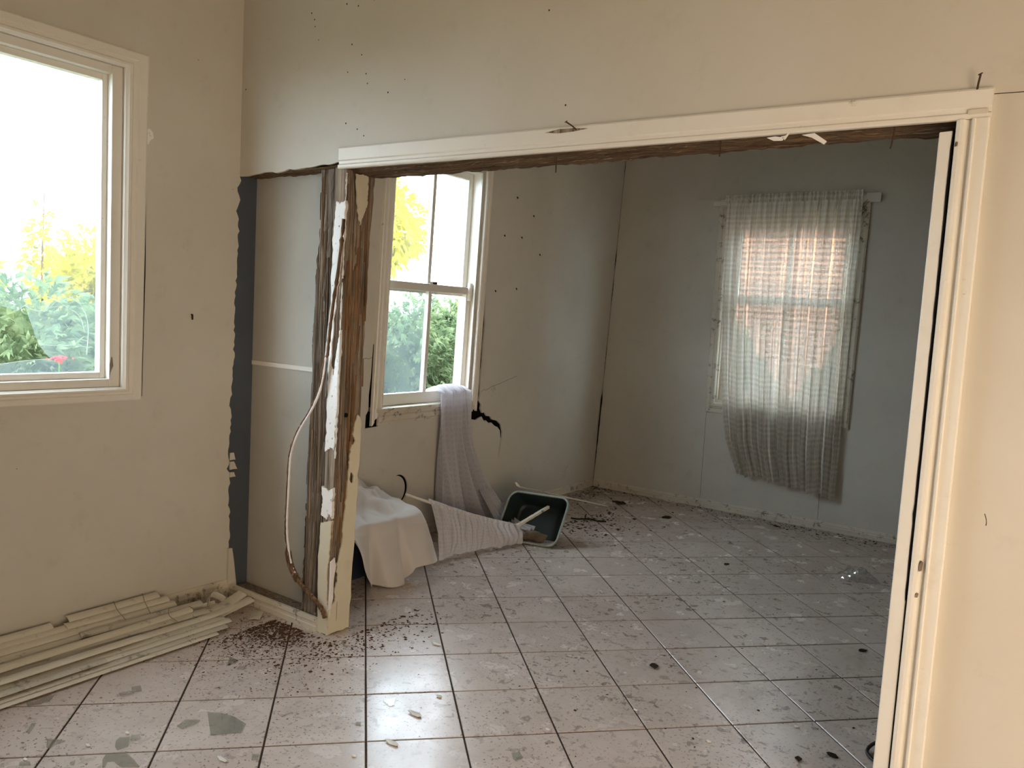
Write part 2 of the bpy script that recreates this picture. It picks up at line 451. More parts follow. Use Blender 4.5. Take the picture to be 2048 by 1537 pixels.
def seen(x, y):
    v = Vector((x, y, 0)) - Vector(CAM_LOC); z = v.dot(fw)
    if z < 0.2: return 9
    u, w = v.dot(rt) / z, v.dot(up) / z
    if abs(u) < 0.8 and abs(w) < 0.62: return 0
    return 1 + v.length * 0.1
tiles.sort(key=lambda p: (seen(*p[:2]), (Vector((p[0], p[1], 0)) - Vector(CAM_LOC)).length))
rest = MB()
for k, (x, y, pp) in enumerate(tiles):
    if k < 290:
        if pp:
            n = len(pp)
            mb = MB().add([(a, b, -0.0032) for a, b in pp] + [(a, b, 0.0) for a, b in pp], [tuple(range(n, 2 * n))] + [(i, (i + 1) % n, n + (i + 1) % n, n + i) for i in range(n)])
            mb.build('tile', M['tile'], floor, origin=(x, y, 0))
            continue
        o = bpy.data.objects.new('tile', TM); COL.objects.link(o); o.parent = floor
        o.location = (x, y, 0.0006 * nz(x * 3, y * 3)); o.rotation_euler = (0.0015 * nz(x * 5, y), 0.0015 * nz(x, y * 5), ANG + 0.002 * nz(x * 7, y * 7))
    else:
        pp = pp or [(x + CA * a - SA * b, y + SA * a + CA * b) for a, b in ((-HT, -HT), (HT, -HT), (HT, HT), (-HT, HT))]
        rest.add([(a, b, 0) for a, b in pp], [tuple(range(len(pp)))])
if rest.v: rest.build('tile', M['tile'], floor, kind='stuff')

ceiling = MB().box(-0.15, 4.86, -4.42, 3.95, 3.02, 3.12).build('ceiling', M['ceiling'])
tag(ceiling, 'plain off white ceiling above both rooms', 'ceiling', kind='structure')

# left wall of the front room, with the opening of window 1
W1 = (-1.62, -0.565, 1.065, 2.395)
edge = jag((0.0, 0.035), (0.0, 2.05), 110, 0.014, 3.3)
edge = [(y - (0.020 if 0.45 < z < 1.15 else 0.006 if z < 2.0 else 0), z) for (y, z) in edge]
outl = [(-4.3, 0.0), (0.0, 0.0)] + edge + [(0.0, 2.05), (0.0, 3.02), (-4.3, 3.02)]
wl1 = MB().sheet(outl, [[(W1[0], W1[2]), (W1[1], W1[2]), (W1[1], W1[3]), (W1[0], W1[3])]], F1, -0.012, 0.0)
wall_left = wl1.build('wall_left', M['wall_front'])
tag(wall_left, 'cream left wall of the front room beside the large window', 'wall', kind='structure')
core = MB()
core.box(-0.13, -0.012, -4.3, W1[0], 0, 3.02).box(-0.13, -0.012, W1[1], -0.03, 0, 3.02)
core.box(-0.13, -0.012, W1[0], W1[1], 0, W1[2]).box(-0.13, -0.012, W1[0], W1[1], W1[3], 3.02)
core.build('wall_core', M['lining'], wall_left)
st = MB().box(-0.12, -0.006, -0.030, 0.112, 0.0, 3.0).build('stud', M['tie_stud'], wall_left)
tag(st, 'bare blue grey corner stud')
tag(MB().sheet([(-0.462, 2.10), (-0.450, 2.125), (-0.436, 2.135), (-0.440, 2.160), (-0.455, 2.172), (-0.470, 2.165), (-0.468, 2.13)], [], F1, 0.0, 0.004).build('torn_patch', M['white_skin'], wall_left), 'torn white paint patch beside the window')
MB().tube([F1(-0.237, 1.385, 0.0), F1(-0.237, 1.385, 0.005), F1(-0.237, 1.362, 0.007)], 0.0045, 6).build('wall_plug', M['litter'], wall_left)
# torn remains of plasterboard along the broken edge
pl = MB()
for (z, w, h, s) in ((0.70, 0.010, 0.018, 1), (0.655, 0.020, 0.020, 2), (0.610, 0.010, 0.012, 3), (0.11, 0.040, 0.13, 4)):
    pts = [(-0.02, z - h), (0.0, z - h * 0.9), (w, z - h), (w * 0.6, z - h * 0.2), (w * 0.3, z + h * 0.5), (0.0, z + h), (-0.02, z + h)]
    pl.sheet(pts, [], F1, 0.001, 0.006 + 0.002 * s)
tag(pl.build('plaster_fragment', M['wall_front'], wall_left), 'torn plaster fragments on the broken edge')
MB().tube([F1(-0.006 + 0.004 * nz(i * 0.9, 5), 0.06 + i * 0.016, 0.0006) for i in range(10)], 0.0016, 5).build('crack', M['black'], wall_left)

# partition wall between the rooms
fr = [(0.0, 2.050)] + jag((0.0, 2.050), (0.71, 2.068), 24, 0.010, 8.1)[1:] + [(0.71, 2.068), (3.04, 2.06), (3.04, 0.0), (4.72, 0.0), (4.72, 3.02), (0.0, 3.02)]
wall_c = MB().sheet(fr, [], F0, -0.012, 0.0).build('wall_center', M['wall_front'])
tag(wall_c, 'cream partition wall with a wide doorway and a stripped stub at its left end', 'wall', kind='structure')
MB().box(0.0, 4.72, 0.012, 0.10, 2.20, 3.02).box(3.06, 4.72, 0.012, 0.10, 0, 2.2).build('wall_core', M['lining'], wall_c)
MB().box(-0.04, 4.72, 0.128, 0.14, 2.12, 3.02).box(3.02, 4.72, 0.128, 0.14, 0, 2.12).build('back_lining', M['wall_back'], wall_c)
# far lining seen through the open stub: two boards with a cover batten
MB().box(-0.03, 0.62, 0.104, 0.116, 0.0, 1.158).build('lining_panel', M['lining'], wall_c)
MB().box(-0.03, 0.62, 0.102, 0.116, 1.163, 2.12).build('lining_panel', M['lining'], wall_c)
MB().box(0.0, 0.56, 0.094, 0.104, 1.150, 1.172).build('batten', M['trim'], wall_c, bevel=0.002)
MB().box(-0.03, 0.66, 0.116, 0.128, 0, 2.12).build('back_lining', M['wall_back'], wall_c)
# header beam with a rough, termite eaten soffit
def soffit(u, v):
    x = 0.0 + u * 3.03; y = 0.004 + v * 0.17
    n_ = 0.008 * nz(x * 9, y * 40, 1.7) + 0.006 * nz(x * 30, y * 90, 4)
    dz = 0.012 if 2.6 < x < 3.0 and v < 0.5 else 0
    return (x, y, 2.040 + n_ + dz - 0.012 * v + (0.02 if x < 0.7 else 0))
hb = MB().grid(soffit, 150, 12)
hb.box(0.0, 3.03, 0.013, 0.170, 2.075, 2.21)
tag(hb.build('header_beam', M['header'], wall_c), 'rough brown header timber eaten by termites')
for (x, y, l, tx) in ((1.72, 0.10, 0.05, 0.2), (2.35, 0.06, 0.045, 0.1), (2.85, 0.05, 0.06, -0.3)):
    MB().tube([(x, y, 2.05), (x + 0.004 * tx, y, 2.04 - l * 0.5), (x + 0.02 * tx, y - 0.004, 2.035 - l)], 0.0026, 6).build('nail', M['iron'], wall_c)
# fly specks above the doorway
sp = MB()
for (x, z) in ((0.48, 2.72), (0.50, 2.69), (0.505, 2.66), (0.53, 2.60), (0.70, 2.72), (0.72, 2.78), (0.77, 2.70), (0.86, 2.71), (0.74, 2.55), (0.80, 2.50), (0.83, 2.42),
               (0.72, 2.44), (0.84, 2.38), (0.96, 2.33), (1.05, 2.37), (0.72, 2.23), (0.79, 2.20), (0.83, 2.17), (0.03, 2.45), (1.66, 2.62), (1.72, 2.52), (1.81, 2.19)):
    sp.tube([(x, 0.001, z), (x, -0.0012, z - 0.001)], 0.0022 + 0.0012 * nz(x * 9, z * 9), 6, 1.5)
sp.build('fly_speck', M['black'], wall_c, kind='stuff')

jt = MB().tube([F0(3.083 + 0.04 * i, 2.083 - 0.0012 * i + 0.0006 * nz(i * 0.8, 3), 0.0002) for i in range(30)], 0.0012, 4)
jt.tube([F0(3.16 + 0.006 * math.sin(i * 0.4), 1.02 - 0.006 * i, 0.0002) for i in range(6)], 0.0010, 4)
jt.build('crack', M['litter'], wall_c)
# left wall of the back room: real gap beside window 2, torn corner, round cut-out
W2 = (1.045, 1.905, 0.865, 2.42)
gap = [(1.885, 0.745), (1.884, 0.776), (1.940, 0.786), (1.965, 0.830), (1.969, 0.900), (1.982, 1.146), (1.983, 1.400), (1.986, 1.600), (1.994, 1.600), (2.004, 1.480), (2.014, 1.400), (2.010, 1.250), (2.014, 1.146), (2.006, 1.000), (2.014, 0.900), (2.006, 0.860), (2.034, 0.830),
       (2.030, 0.800), (2.053, 0.768), (2.080, 0.772), (2.110, 0.742), (2.150, 0.738), (2.175, 0.712), (2.240, 0.698), (2.289, 0.666), (2.316, 0.610), (2.318, 0.570), (2.304, 0.516), (2.300, 0.480), (2.296, 0.450), (2.290, 0.400), (2.288, 0.450),
       (2.294, 0.516), (2.298, 0.560), (2.284, 0.622), (2.250, 0.650), (2.210, 0.664), (2.170, 0.690), (2.140, 0.688), (2.100, 0.712), (2.088, 0.699), (2.050, 0.742), (2.020, 0.735), (1.990, 0.722), (1.936, 0.731)]
gapl = [(0.925, 0.752), (1.03, 0.756), (1.035, 0.80), (1.0, 0.86), (1.002, 1.25), (0.952, 1.25), (0.948, 1.05), (0.940, 0.95), (0.944, 0.86), (0.925, 0.83)]
hc, hr = (1.235, 0.335), 0.098
circ = [(hc[0] + hr * math.cos(t * 2 * math.pi / 40) * 0.98, hc[1] + hr * math.sin(t * 2 * math.pi / 40)) for t in range(40)]
W2h = [(W2[0], W2[2]), (W2[1] - 0.03, W2[2]), (W2[1] - 0.03, W2[3]), (W2[0], W2[3])]
s2 = MB().sheet([(0.125, 0.0), (3.9, 0.0), (3.9, 3.02), (0.125, 3.02)], [W2h, gap, gapl, circ], F2, -0.012, 0.0)
wall_bl = s2.build('wall_back_left', M['wall_back'])
tag(wall_bl, 'grey cream side wall of the back room, cracked below its window', 'wall', kind='structure')
def slab(mb, a0, a1, z0, z1, d0, d1, F):
    mb.hexa([F(a0, z0, d0), F(a1, z0, d0), F(a1, z0, d1), F(a0, z0, d1), F(a0, z1, d0), F(a1, z1, d0), F(a1, z1, d1), F(a0, z1, d1)])
    return mb
cb = MB()
slab(cb, 0.12, W2[0] - 0.0, 0, 3.02, -0.16, -0.05, F2); slab(cb, W2[1], 3.95, 0, 3.02, -0.16, -0.05, F2)
slab(cb, W2[0], W2[1], 0, W2[2] - 0.02, -0.16, -0.05, F2); slab(cb, W2[0], W2[1], W2[3], 3.02, -0.16, -0.05, F2)
cb.build('wall_core', M['black'], wall_bl)
disc = [(hc[0] - 0.006 + (hr - 0.005) * math.cos(t * 2 * math.pi / 40) * 0.98, hc[1] - 0.004 + (hr - 0.005) * math.sin(t * 2 * math.pi / 40)) for t in range(40)]
MB().sheet(disc, [], lambda a, z, d: F2(a, z, d - 0.012 + 0.06 * (hc[0] - a)), -0.012, 0.0).build('cut_disc', M['wall_back'], wall_bl)
cr = MB()
for (a0, z0, a1, z1, s) in ((2.02, 0.92, 2.45, 1.02, 1), (0.85, 1.16, 1.1, 1.19, 2)):
    cr.tube([F2(a0 + (a1 - a0) * i / 14, z0 + (z1 - z0) * i / 14 + 0.012 * nz(i * 0.6, s), 0.0004) for i in range(15)], 0.0011, 4)
cr.build('crack', M['litter'], wall_bl)
for (a, z) in ((2.16, 2.02), (2.37, 2.03), (2.62, 1.93), (2.1, 1.63), (2.35, 1.66), (2.5, 2.2), (2.28, 2.3)):
    MB().tube([F2(a, z, -0.004), F2(a, z, 0.005), F2(a, z - 0.01, 0.008)], 0.004, 6).build('wall_plug', M['litter'], wall_bl)

# back wall of the back room with window 3
W3 = (1.0, 1.95, 0.86, 2.37)
s3 = MB().sheet([(-0.06, 0.0), (4.72, 0.0), (4.72, 3.02), (-0.06, 3.02)], [[(W3[0], W3[2]), (W3[1], W3[2]), (W3[1], W3[3]), (W3[0], W3[3])]], F3, -0.02, 0.0)
wall_b = s3.build('wall_back', M['wall_back'])
tag(wall_b, 'dim grey cream back wall behind the curtained window', 'wall', kind='structure')
cb = MB()
slab(cb, -0.2, W3[0], 0, 3.02, -0.13, -0.02, F3); slab(cb, W3[1], 4.86, 0, 3.02, -0.13, -0.02, F3)
slab(cb, W3[0], W3[1], 0, W3[2], -0.13, -0.02, F3); slab(cb, W3[0], W3[1], W3[3], 3.02, -0.13, -0.02, F3)
cb.build('wall_core', M['lining'], wall_b)
cr = MB()
cr.tube([F3(0.935, 0.07 + 0.05 * i, 0.0003) for i in range(15)], 0.0013, 4)
cr.tube([F3(1.86, 0.07 + 0.03 * i, 0.0003) for i in range(8)], 0.0013, 4)
cr.build('sheet_joint', M['litter'], wall_b)
# open corner joint
cj = MB()
rr = [0.0012 + 0.0045 * max(0, nz(i * 0.31, 2.2)) + (0.004 if 6 < i < 16 else 0) for i in range(60)]
cj.tube([(-0.050 + 0.0255 * (0.06 + i * 0.048) , 3.742 + 0.028 * (0.06 + i * 0.048), 0.06 + i * 0.048) for i in range(60)], rr, 5)
cj.build('corner_crack', M['black'], wall_b)

# unseen walls that close the rooms (right wall: opening added for the warm lamp)
wr = MB()
wr.box(4.72, 4.86, -4.42, -2.95, 0, 3.02).box(4.72, 4.86, -1.35, 3.95, 0, 3.02).box(4.72, 4.86, -2.95, -1.35, 2.08, 3.02)
tag(wr.build('wall_right', M['wall_front']), 'cream right wall with an opening added for the warm lamp', 'wall', kind='structure')
tag(MB().box(-0.13, 4.86, -4.42, -4.3, 0, 3.02).build('wall_front', M['wall_front']), 'cream wall behind the camera', 'wall', kind='structure')
tag(MB().box(-0.5, 5.2, -4.8, 4.4, 3.14, 3.26).build('roof', M['roof_tin']), 'sheet roof over the house', 'roof', kind='structure')
tag(MB().box(5.2, 10.5, -9.0, 2.0, 2.30, 2.36).build('added_sun_blocker', M['roof_tin']), 'unseen slab added to keep the sun out of the right opening', 'roof', kind='structure')  # added out of view, blocks direct sun at the right opening

tag(MB().box(7.4, 7.5, -9.0, 4.0, -0.4, 2.3).build('added_sky_blocker', M['concrete']), 'unseen slab added to keep sky light out of the right opening', 'wall', kind='structure')  # added out of view, cuts the sky light entering from the right
# baseboards
def baseboard(name, mb, label, mat=None):
    return tag(mb.build(name, mat or M['trim_dirty']), label, 'baseboard', kind='structure')
PB = [(0.0, 0.018), (0.55, 0.018), (0.62, 0.013), (0.78, 0.013), (0.86, 0.009), (1.0, 0.006)]
baseboard('baseboard_left', MB().board((-4.3, 0.0), (-0.012, 0.0), (-4.3, 0.085), (-0.012, 0.085), PB, F1), 'white baseboard along the left wall behind the piled blind slats')
bc = MB().board((0.012, 0.0), (0.66, 0.0), (0.012, 0.062), (0.66, 0.062), [(0, 0.018), (0.35, 0.018), (0.42, 0.013), (0.6, 0.013), (0.68, 0.016), (1, 0.012)], F0)
bco = baseboard('baseboard_center', bc, 'chipped white baseboard below the stripped wall stub')
MB().box(0.0, 0.66, 0.0005, 0.100, 0.0005, 0.040).build('sole_plate', M['weathered'], bco)
baseboard('baseboard_back', MB().board((-0.045, 0.0), (4.7, 0.0), (-0.045, 0.062), (4.7, 0.062), PB, F3), 'white baseboard along the dim back wall')
baseboard('baseboard_back_left', MB().board((0.15, 0.0), (3.73, 0.0), (0.15, 0.062), (3.73, 0.062), PB, F2), 'white baseboard along the side wall of the back room')

# doorway trim: head and right architrave, jamb lining
head = MB()
HP = [(0.0, 0.016), (0.06, 0.020), (0.16, 0.020), (0.22, 0.013), (0.34, 0.013), (0.40, 0.018), (0.93, 0.018), (1.0, 0.014)]
head.board((0.70, 2.040), (3.083, 2.0215), (0.70, 2.130), (3.083, 2.097), HP, F0)
trim1 = tag(head.build('trim_1', M['trim']), 'white head architrave over the wide doorway, chipped along its lower edge', 'trim', kind='structure')
ch = MB()  # curled paint flakes under the head
for (x, l, a) in ((2.62, 0.07, -0.35), (2.52, 0.05, 0.05), (2.56, 0.03, 0.5)):
    ch.sheet([(x, 2.018), (x + l * 0.5, 2.020), (x + l, 2.012 + a * 0.05), (x + l * 0.9, 2.004 + a * 0.05), (x + l * 0.4, 2.008)], [], F0, 0.012, 0.016)
ch.build('paint_curl', M['white_skin'], trim1)
sl = MB().sheet([(1.745, 2.0985), (1.80, 2.106), (1.86, 2.104), (1.915, 2.0985), (1.86, 2.093), (1.80, 2.092)], [], F0, 0.0, 0.0195)
tag(sl.build('split', M['rotten'], trim1), 'dark split along the top edge')
for p in ([(1.872, -0.016, 2.096), (1.862, -0.030, 2.108), (1.845, -0.045, 2.120)], [(3.045, -0.012, 2.088), (3.048, -0.022, 2.108), (3.052, -0.032, 2.126)]):
    nb = MB().tube(p, 0.0025, 6); e = p[-1]
    nb.tube([e, (e[0] - 0.001, e[1] - 0.001, e[2] + 0.002)], 0.0055, 8)
    nb.build('nail', M['iron'], trim1)
AP = [(0.0, 0.010), (0.03, 0.020), (0.14, 0.023), (0.24, 0.023), (0.30, 0.013), (0.42, 0.011), (0.46, 0.014), (0.50, 0.026), (0.56, 0.028), (0.60, 0.022), (0.95, 0.024), (1.0, 0.020)]
ra = MB().board((3.002, 0.0), (3.006, 2.021), (3.082, 0.0), (3.082, 2.021), AP, F0)
trim2 = tag(ra.build('trim_2', M['trim']), 'white moulded architrave up the right side of the doorway', 'trim', kind='structure')
cb2 = MB()
for (x, z, h) in ((3.029, 0.855, 0.014), (3.026, 0.775, 0.006), (3.012, 1.96, 0.006)):
    cb2.sheet([(x - 0.003, z - h), (x + 0.003, z - h * 0.8), (x + 0.004, z + h * 0.6), (x, z + h), (x - 0.003, z + h * 0.3)], [], F0, 0.01, 0.0238)
cb2.build('chip', M['rotten'], trim2)
cn = MB().box(3.030, 3.076, -0.0205, -0.002, 2.030, 2.046)
tag(cn.build('corner_filler', M['trim_dirty'], trim2, bevel=0.003), 'cracked filler at the mitre')
jl = MB().hexa([(2.958, -0.004, 0), (2.9985, -0.010, 0), (2.9985, 0.140, 0), (2.958, 0.140, 0), (2.968, -0.004, 1.998), (3.0005, -0.010, 1.998), (3.0005, 0.140, 1.998), (2.968, 0.140, 1.998)])
jmb = tag(jl.build('trim_3', M['trim'], bevel=0.003), 'white jamb lining inside the right edge of the doorway', 'trim', kind='structure')
MB().box(2.991, 3.03, 0.001, 0.13, 0, 2.0).build('jamb_stud', M['black'], jmb)
ck = MB().sheet([(2.9995, 0.75)] + [(2.9990 - 0.0035 * max(0, nz(i * 0.7, 4) + 0.1), 0.75 + i * 0.03) for i in range(1, 41)] + [(3.0020, 2.0)] + [(3.0025 + 0.0025 * abs(nz(i * 0.9, 14)), 2.0 - i * 0.03) for i in range(41)], [], F0, -0.002, 0.0125)
tag(ck.build('open_joint', M['black'], jmb), 'dark open joint beside the architrave')

# ------------------------------------------------------------------ doorway post
def xa(z): return 0.731 + 0.007 * z          # front arris
def yb(z): return 0.118 + 0.026 * z          # rear edge of the jamb face
post = thing('doorway_post', 'rotted termite eaten doorway post with white and cream paint remnants beside the stripped wall', 'post', (0.63, 0.05, 0.0))
def stud_front(u, v):
    z = 0.006 + v * 2.045
    xl = 0.499 + 0.024 * z + 0.008 * nz(z * 7, 1.1) + 0.004 * nz(z * 25, 2); x = xl + (0.685 - xl) * u
    g = -0.018 * abs(nz(x * 60, z * 1.4, 3.0)) - 0.009 * abs(nz(x * 150, z * 3, 6.0)) - 0.004 * nz(x * 20, z * 9, 1)
    if u < 0.33: g += -0.018 * (1 if nz(x * 90, z * 1.1, 8) > 0.0 else 0.2)
    if 0.58 < z < 0.9: g -= 0.0
    return (x, 0.016 - g, z)
stf = MB().grid(stud_front, 44, 210)
stf.grid(lambda u, v: (lambda p: (p[0], p[1] + (0.100 - p[1]) * u, p[2]))(stud_front(0, v)), 5, 210)
stf.box(0.56, 0.70, 0.045, 0.10, 0.01, 2.05)
tag(stf.build('stud', M['weathered'], post), 'weathered grey brown stud with deep vertical splits')
def jamb_face(u, v):
    z = 0.004 + v * 2.045; y = -0.004 + (yb(z) + 0.004) * u
    e = 0.0
    if u > 0.9: e = 0.006 * nz(z * 9, 5.0)
    dpt = 0.010 + 0.030 * abs(nz(y * 60, z * 1.5, 2.0)) + 0.012 * abs(nz(y * 150, z * 3.4, 7.0)) + 0.008 * nz(y * 12, z * 5, 3.3) + (0.012 if nz(y * 30, z * 2.2, 5) > 0.25 else 0)
    if u < 0.03: dpt = 0.006
    return (xa(z) - dpt, y + e, z)
jf = MB().grid(jamb_face, 52, 240)
jf.grid(lambda u, v: (lambda p: (p[0] - (p[0] - 0.69) * u, p[1], p[2]))(jamb_face(1, v)), 3, 210)
jf.grid(lambda u, v: (lambda p: (p[0] - (p[0] - 0.67) * u, p[1], p[2]))(jamb_face(0, v)), 3, 210)
tag(jf.build('jamb_board', M['rotten'], post), 'brown termite eaten jamb board with ragged grain')
# standing splinters on the jamb face
spn = MB()
random.seed(11)
for k in range(26):
    y = random.uniform(0.03, 0.145); z0 = random.uniform(0.85, 1.5); L = random.uniform(0.10, 0.45); w = random.uniform(0.002, 0.006)
    if z0 < 1.05: y = max(y, 0.07)
    x = xa(z0) - 0.006 + random.uniform(-0.004, 0.004); b = random.uniform(-0.01, 0.01)
    spn.hexa([(x - 0.012, y - w, z0), (x, y - w * 0.4, z0), (x, y + w * 0.4, z0), (x - 0.012, y + w, z0),
              (x - 0.012, y - w + b, z0 + L), (x + 0.001, y - w * 0.3 + b, z0 + L), (x + 0.001, y + w * 0.3 + b, z0 + L), (x - 0.012, y + w + b, z0 + L)])
for k in range(8):
    z0 = 0.33 + 0.08 * k; y = 0.055 + 0.006 * k + random.uniform(-0.01, 0.01); L = random.uniform(0.07, 0.14)
    x = xa(z0) - 0.008
    spn.hexa([(x - 0.012, y - 0.005, z0), (x, y - 0.003, z0), (x, y + 0.003, z0), (x - 0.012, y + 0.005, z0),
              (x - 0.012, y - 0.003, z0 + L), (x + 0.002, y, z0 + L), (x + 0.002, y + 0.001, z0 + L), (x - 0.012, y + 0.003, z0 + L)])
tag(spn.build('splinter', M['bare_wood'], post, kind='stuff'), 'bare reddish splinters')
def fray(poly, n, amp, seed):
    out = []
    for i in range(len(poly)): out += jag(poly[i], poly[(i + 1) % len(poly)], n, amp, seed + i * 1.7)
    return out
def sliver(mb, x, y, z0, L, w, dx, dy, lean, axis):
    # a thin standing strip of grain; axis 'y' lies on the jamb face, 'x' on the stud front
    n = 5; ring = []
    for i in range(n + 1):
        t = i / n; ww = w * (1 - 0.8 * abs(2 * t - 1) ** 3); k = lean * math.sin(t * 2.4 + x * 40)
        cx_, cy_, cz_ = (x, y + k, z0 + L * t) if axis == 'y' else (x + k, y, z0 + L * t)
        if axis == 'y': cx_ += 0.007 * (z0 + L * t - z0)
        o = dx if axis == 'y' else dy
        if axis == 'y': ring += [(cx_ - 0.012, cy_ - ww, cz_), (cx_ + o, cy_ - ww * .5, cz_), (cx_ + o, cy_ + ww * .5, cz_), (cx_ - 0.012, cy_ + ww, cz_)]
        else: ring += [(cx_ - ww, cy_ + 0.012, cz_), (cx_ - ww * .5, cy_ - o, cz_), (cx_ + ww * .5, cy_ - o, cz_), (cx_ + ww, cy_ + 0.012, cz_)]
    fs = [(i * 4 + k, i * 4 + (k + 1) % 4, i * 4 + 4 + (k + 1) % 4, i * 4 + 4 + k) for i in range(n) for k in range(4)] + [(0, 1, 2, 3), tuple(n * 4 + k for k in range(4))]
    mb.add(ring, fs)
random.seed(17)
pale, dark, grey = MB(), MB(), MB()
for k in range(75):
    z0 = random.uniform(0.30, 1.72); L = random.uniform(0.12, 0.5); zt = min(z0 + L, 1.98); L = zt - z0
    lo = 0.008 if z0 > 0.95 else 0.004; hi = yb(z0) - 0.006 if z0 > 0.95 else (0.02 + 0.09 * (z0 - 0.25))
    if hi <= lo: continue
    y = random.uniform(lo, max(hi, lo + 0.004))
    sliver(random.choice((pale, dark, grey)), xa(z0) - 0.014, y, z0, L, random.uniform(0.0012, 0.0045), random.uniform(0.002, 0.010), 0, random.uniform(-.003, .003), 'y')
for k in range(60):
    z0 = random.uniform(0.06, 1.7); L = random.uniform(0.15, 0.6); L = min(z0 + L, 2.02) - z0
    x = 0.517 + 0.024 * z0 + 0.010 * L + random.random() ** 1.7 * 0.13
    sliver(random.choice((dark, grey, grey)), x, 0.022, z0, L, random.uniform(0.001, 0.004), 0, random.uniform(0.004, 0.012), random.uniform(-.003, .003), 'x')
tag(pale.build('pale_grain', M['bare_wood'], post, kind='stuff'), 'pale standing slivers of grain')
tag(dark.build('dark_grain', M['rotten'], post, kind='stuff'), 'dark standing slivers of grain')
tag(grey.build('grey_grain', M['weathered'], post, kind='stuff'), 'grey standing slivers of grain')
FS = lambda a, z, d: (a, -0.006 - d, z)
arr = lambda z: xa(z) - 0.002
w1 = [(0.690, 1.905), (0.712, 1.895), (0.742, 1.908), (arr(1.8), 1.80), (arr(1.7) - 0.008, 1.66), (0.722, 1.56), (0.700, 1.42), (0.690, 1.30), (0.690, 1.20), (0.712, 1.16), (0.728, 1.30), (arr(1.35), 1.36),
      (arr(1.2), 1.19), (arr(1.0), 1.05), (0.732, 0.927), (0.728, 0.835), (0.700, 0.845), (0.672, 0.820), (0.676, 0.919), (0.672, 1.051), (0.672, 1.183), (0.672, 1.40), (0.674, 1.615), (0.678, 1.765), (0.684, 1.849)]
hl = [[(x + 0.0035 * math.cos(a * 1.05), z + 0.005 * math.sin(a * 1.05)) for a in range(6)] for (x, z) in ((0.712, 1.80), (0.720, 1.72), (0.706, 1.07), (0.716, 0.885), (0.700, 0.95))]
tag(MB().sheet(fray(w1, 7, 0.008, 21), hl, FS, -0.010, 0.004).build('paint_strip', M['white_skin'], post), 'white painted strip, bitten at the edges')
w2 = [(0.660, 0.665), (0.700, 0.650), (0.730, 0.668), (0.731, 0.60), (0.731, 0.53), (0.705, 0.555), (0.695, 0.52), (0.660, 0.535), (0.668, 0.60)]
tag(MB().sheet(fray(w2, 7, 0.007, 31), [], FS, -0.010, 0.004).build('paint_strip', M['white_skin'], post), 'small white painted remnant')
w3 = [(0.661, 0.500), (0.729, 0.520), (0.722, 0.388), (0.712, 0.30), (0.714, 0.16), (0.729, 0.10), (0.731, 0.002), (0.662, 0.002), (0.660, 0.10), (0.655, 0.377)]
tag(MB().sheet(fray(w3, 9, 0.006, 41), [], FS, -0.010, 0.004).build('paint_strip', M['cream_skin'], post), 'cream painted lower face')
FJ = lambda a, z, d: (xa(z) - 0.004 + d, a, z)
j1 = [(0.140, 0.955), (0.118, 0.985), (0.099, 0.94), (0.092, 0.896), (0.108, 0.871), (0.083, 0.829), (0.079, 0.762), (0.072, 0.65), (0.061, 0.515), (0.057, 0.425), (0.040, 0.349), (0.030, 0.295), (0.036, 0.25),
      (0.024, 0.207), (0.028, 0.15), (-0.004, 0.12), (-0.006, 0.003), (0.117, 0.003), (0.122, 0.25), (0.132, 0.59), (0.138, 0.8)]
hj = [[(0.095 + 0.012 * math.cos(a), 0.70 + 0.026 * math.sin(a) + 0.006 * math.cos(3 * a)) for a in [k * 0.785 for k in range(8)]],
      [(0.040 + 0.003 * math.cos(a), 0.10 + 0.05 * math.sin(a)) for a in [k * 0.785 for k in range(8)]]]
tag(MB().sheet(fray(j1, 7, 0.006, 51), hj, FJ, -0.004, 0.003).build('paint_skin', M['cream_skin'], post), 'cream paint left on the lower jamb')
j2 = [(0.046, 2.028), (0.118, 2.030), (0.122, 1.952), (0.121, 1.909), (0.108, 1.875), (0.084, 1.815), (0.070, 1.859), (0.056, 1.92)]
tag(MB().sheet(fray(j2, 7, 0.006, 61), [], FJ, -0.003, 0.002).build('paint_skin', M['cream_skin'], post), 'cream paint patch at the top')
j3 = [(-0.006, 0.335), (0.016, 0.350), (0.024, 0.31), (0.014, 0.25), (0.016, 0.17), (0.0, 0.10), (-0.005, 0.08)]
tag(MB().sheet(fray(j3, 4, 0.003, 71), [], FJ, -0.003, 0.004).build('paint_skin', M['white_skin'], post), 'white paint flake on the arris')
mt = MB()
run = []
for k in range(150):
    z = 0.80 + k * 0.0082
    r = 0.0035 + 0.006 * nz(k * 0.23, 3.1) + 0.003 * nz(k * 0.9, 9)
    if r > 0.0012: run.append(((xa(z) + 0.0015, -0.009 + 0.004 * nz(k * 0.3, 3), z), r))
    if (r <= 0.0012 or k == 149) and run:
        if len(run) > 2: mt.tube([p for p, _ in run], [q for _, q in run], 6)
        run = []
tag(mt.build('paint_ridge', M['white_skin'], post), 'broken white paint ridge along the arris')
md = MB()
random.seed(5)
for k in range(150):
    z = random.choice([random.uniform(1.86, 2.05), random.uniform(1.74, 2.05), random.uniform(0.5, 2.0), random.uniform(1.32, 1.52), random.uniform(0.2, 1.9)])
    xl = 0.499 + 0.024 * z; x = xl - random.uniform(-0.004, 0.03) * (2.2 if z > 1.86 else 0.9 if 1.3 < z < 1.55 else 0.45); r = random.uniform(0.003, 0.010)
    c = Vector((x, 0.088, z)); md.tube([c, c + Vector((random.uniform(-.01, .01), 0.008, random.uniform(-.02, .02)))], r, 6)
tag(md.build('mud_crust', M['mud'], post, kind='stuff'), 'brown termite mud crusted on the left side')
